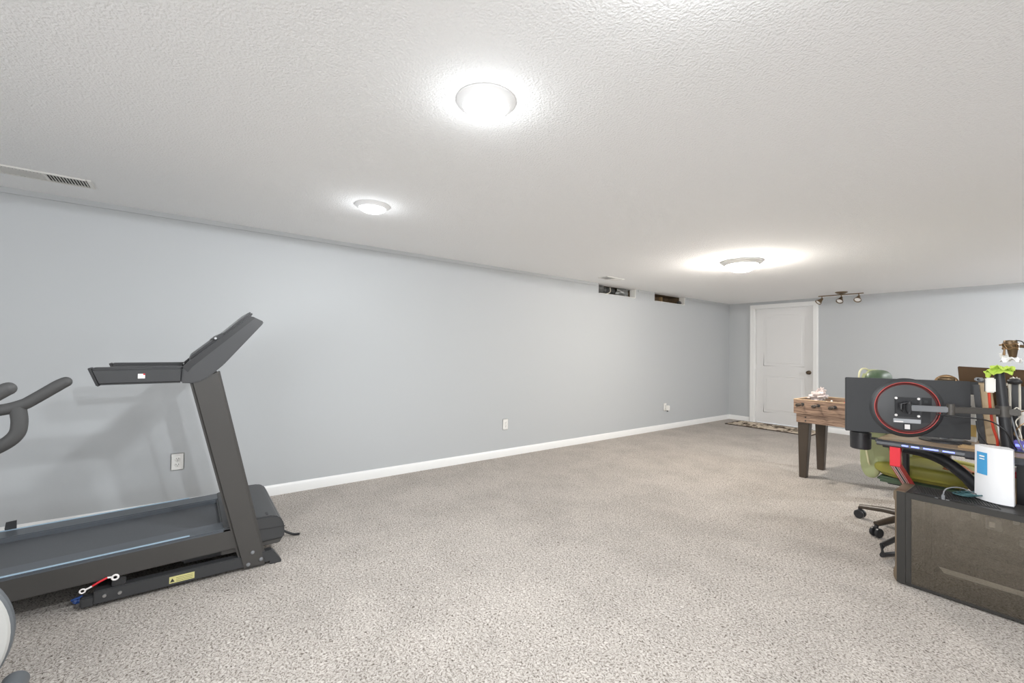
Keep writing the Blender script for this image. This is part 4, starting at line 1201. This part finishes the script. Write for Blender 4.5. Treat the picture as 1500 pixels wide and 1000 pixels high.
# router on the tower
rt = thing('router', 'white curved router with a blue label standing on the tower', 'router', (-0.245, 3.19, PZ))
def router_prof(s=1.0, n=14):
    pts = []
    for i in range(n + 1):                      # convex front
        a = i / n
        x = -0.315 + 0.135 * a
        pts.append((x, 3.232 - 0.058 * a ** 0.75 - 0.025 * math.sin(PI * a)))
    pts += [(-0.178, 3.215), (-0.20, 3.27), (-0.30, 3.275)]
    c = Vector((-0.245, 3.225))
    return [tuple(c + (Vector(p) - c) * s) for p in pts]
b = bmesh.new()
pr = router_prof()
lev = [(PZ + 0.008, 1.0), (0.62, 0.985), (0.768, 0.965)]
rings = []
for z, s in lev:
    rings.append([b.verts.new((x, y, z)) for x, y in router_prof(s)])
for i in range(len(rings) - 1):
    n = len(pr)
    for k in range(n):
        b.faces.new((rings[i][k], rings[i][(k + 1) % n], rings[i + 1][(k + 1) % n], rings[i + 1][k]))
b.faces.new(list(reversed(rings[0]))); b.faces.new(rings[-1])
bmesh.ops.recalc_face_normals(b, faces=b.faces[:])
MB().add(b).build('router_body', M['router'], rt)
MB().prism(router_prof(0.97), 'Z', PZ + 0.0005, PZ + 0.008).build('base_ring', M['black'], rt)
# label follows the curved front
b = bmesh.new()
fr_ = router_prof(0.985)[1:6]
lab0, lab1 = [], []
for x, y in fr_:
    lab0.append(b.verts.new((x, y - 0.0016, 0.628))); lab1.append(b.verts.new((x, y - 0.0010, 0.738)))
for i in range(len(fr_) - 1):
    b.faces.new((lab0[i], lab0[i + 1], lab1[i + 1], lab1[i]))
lbl = MB().add(b).build('blue_label', M['router_label'], rt)
lbl['label'] = 'blue label on the router'
b = bmesh.new()
for (z0_, z1_, i0, i1) in ((0.715, 0.722, 1, 3), (0.703, 0.708, 1, 3)):
    for i in range(i0, i1):
        p, q = fr_[i], fr_[i + 1]
        vv = [b.verts.new((p[0], p[1] - 0.0024, z0_)), b.verts.new((q[0], q[1] - 0.0024, z0_)), b.verts.new((q[0], q[1] - 0.0024, z1_)), b.verts.new((p[0], p[1] - 0.0024, z1_))]
        b.faces.new(vv)
MB().add(b).build('label_print', M['cloth_white'], lbl)

# ------------------------------------------------------------------ boxes and clutter under the desk, right
solo(MB().box(-0.235, -0.10, 3.62, 3.80, 0.0, 0.555, 0.003), 'cardboard_box', M['cardboard'], 'tall cardboard box standing under the desk behind the router', 'box', (-0.17, 3.71, 0))
solo(MB().box(-0.225, -0.11, 3.63, 3.78, 0.556, 0.592, 0.003), 'red_box', M['red'], 'flat red box on the cardboard box under the desk', 'box', (-0.17, 3.7, 0.556))

# ------------------------------------------------------------------ gaming chair, facing right
gc = thing('gaming_chair', 'green gaming chair with cream piping behind the desk, facing right', 'chair', (-0.67, 4.0, 0))
cx, cy = -0.67, 4.0
# backrest: outline in Y (width) by Z, thickness along X, leaning back to the left
def back_x(z):
    return -0.80 - (z - 0.45) * 0.13
bk_out = [(-0.20, 0.44), (-0.255, 0.60), (-0.265, 0.72), (-0.22, 0.86), (-0.20, 0.96), (-0.15, 1.07), (-0.07, 1.115), (0.07, 1.115), (0.15, 1.07), (0.20, 0.96), (0.22, 0.86), (0.265, 0.72), (0.255, 0.60), (0.20, 0.44)]
b = bmesh.new()
front, back = [], []
for (yy, zz) in bk_out:
    side_bulge = 0.05 if abs(yy) > 0.18 and zz < 0.9 else 0.0
    front.append(b.verts.new((back_x(zz) + 0.045 + side_bulge, cy + yy, zz)))
    back.append(b.verts.new((back_x(zz) - 0.055, cy + yy, zz)))
n = len(bk_out)
for i in range(n // 2 - 1):
    j = n - 1 - i
    b.faces.new((front[i], front[i + 1], front[j - 1], front[j]))
    b.faces.new((back[j], back[j - 1], back[i + 1], back[i]))
for i in range(n):
    b.faces.new((front[i], back[i], back[(i + 1) % n], front[(i + 1) % n]))
bmesh.ops.recalc_face_normals(b, faces=b.faces[:])
bmesh.ops.bevel(b, geom=[e for e in b.edges if e.calc_face_angle(0) > 0.5], offset=0.03, segments=4, affect='EDGES', clamp_overlap=True)
bko = MB().add(b).build('backrest', M['ch_sage'], gc)
MB().tube([(back_x(zz) - 0.058, cy + yy * 1.0, zz) for yy, zz in bk_out], 0.006, seg=8, closed=True, smooth=3).build('piping', M['ch_pipe'], bko)
MB().tube([(back_x(zz) + 0.052 + 0.05 * max(0.0, min(1.0, (0.95 - zz) / 0.2)) * (abs(yy) > 0.18), cy + yy * 1.03, zz) for yy, zz in bk_out if yy < -0.1 and zz < 0.95], 0.005, seg=8, smooth=3).build('piping', M['ch_pipe'], bko)
MB().blob((back_x(1.02) + 0.012, cy, 1.035), (0.066, 0.16, 0.079), sub=4, power=0.75).build('headrest_pillow', M['ch_green'], bko)
MB().blob((back_x(0.62) + 0.075, cy, 0.60), (0.05, 0.17, 0.09), sub=4, power=0.75).build('lumbar_pillow', M['ch_green'], bko)
MB().blob((-0.86, cy - 0.20, 0.52), (0.06, 0.03, 0.15), sub=4, power=0.8).build('side_bolster', M['ch_sage'], bko)
# seat
so = MB().blob((-0.60, cy, 0.445), (0.25, 0.25, 0.055), sub=5, power=0.55).build('seat', M['ch_seat'], gc)
for s in (-1, 1):
    MB().blob((-0.60, cy + s * 0.22, 0.465), (0.235, 0.055, 0.045), sub=4, power=0.65).build('seat_bolster', M['ch_seat'], so)
MB().box(-0.83, -0.42, cy - 0.20, cy + 0.20, 0.355, 0.395, 0.015).build('seat_pan', M['ch_green'], gc)
MB().box(-0.80, -0.55, cy - 0.09, cy + 0.09, 0.325, 0.356, 0.006).build('tilt_mechanism', M['black'], gc)
for s in (-1, 1):
    MB().tube([(-0.66, cy + s * 0.20, 0.372), (-0.66, cy + s * 0.30, 0.385), (-0.66, cy + s * 0.305, 0.62)], 0.018, seg=10).box(-0.78, -0.54, cy + s * 0.305 - 0.035, cy + s * 0.305 + 0.035, 0.615, 0.64, 0.010).build('armrest', M['black'], gc)
MB().tube([(cx, cy, 0.10), (cx, cy, 0.33)], 0.026, seg=16).tube([(cx, cy, 0.07), (cx, cy, 0.13)], 0.042, seg=16).build('gas_column', M['black'], gc)
a0 = math.atan2(4.05 - cy, -0.985 - cx)
for k in range(5):
    a = a0 + k * 2 * PI / 5
    ex, ey = cx + 0.315 * math.cos(a), cy + 0.315 * math.sin(a)
    ar = MB().tube([(cx, cy, 0.118), (cx + 0.17 * math.cos(a), cy + 0.17 * math.sin(a), 0.108), (ex, ey, 0.085)], [0.032, 0.026, 0.021], seg=12, flat=0.75).build('base_arm', M['fb_leg'], gc)
    t_ = Vector((-math.sin(a), math.cos(a), 0))
    cs = MB().tube([(ex, ey, 0.045), (ex, ey, 0.08)], 0.012, seg=10)
    cas = cs.build('caster_stem', M['black'], gc)
    for s in (-1, 1):
        cc = Vector((ex, ey, 0.031)) + t_ * 0.018 * s
        wl_ = MB().lathe([(0.0, -0.010), (0.026, -0.010), (0.031, -0.006), (0.031, 0.006), (0.026, 0.010), (0.0, 0.010)], (0, 0, 0), seg=22, axis='X', cap=False)
        wl_.xform(Matrix.Translation(cc) @ Matrix.Rotation(math.atan2(t_.y, t_.x), 4, 'Z'))
        wl_.build('wheel', M['black'], cas)
oc = MB().add(cloth((-0.455, cy - 0.08, 0.52), 0.075, 0.10, 0.03, 9.0, rim=0.5))
solo(oc, 'orange_cloth', M['orange'], 'crumpled orange cloth lying on the olive chair seat', 'cloth', (-0.455, cy - 0.08, 0.50))

# brown headphones resting on a stand behind the ringed monitor
hpn = thing('headphones', 'brown headphones on a stand, band just above the ringed monitor', 'headphones', (-0.50, 3.90, ZT))
MB().tube([(-0.545, 3.90, 0.98), (-0.545, 3.90, 1.045), (-0.535, 3.90, 1.073), (-0.50, 3.90, 1.088), (-0.465, 3.90, 1.073), (-0.455, 3.90, 1.045), (-0.455, 3.90, 0.98)], 0.009, seg=10, smooth=4, flat=1.6).build('headband', M['gold'], hpn)
MB().blob((-0.50, 3.90, 1.070), (0.043, 0.022, 0.020), sub=3, power=0.8).build('band_cushion', M['mic_dark'], hpn)
for s in (-1, 1):
    MB().lathe([(0, -0.012), (0.034, -0.012), (0.038, 0), (0.034, 0.012), (0, 0.012)], (-0.50 + s * 0.040, 3.90, 0.965), seg=20, axis='X', cap=False).build('ear_cup', M['brown_back'], hpn)
MB().tube([(-0.50, 3.90, ZT + 0.01), (-0.50, 3.90, 1.078)], 0.007, seg=8).lathe([(0, 0), (0.05, 0), (0.05, 0.01), (0, 0.012)], (-0.50, 3.90, ZT), seg=24, cap=False).build('stand', M['black'], hpn)
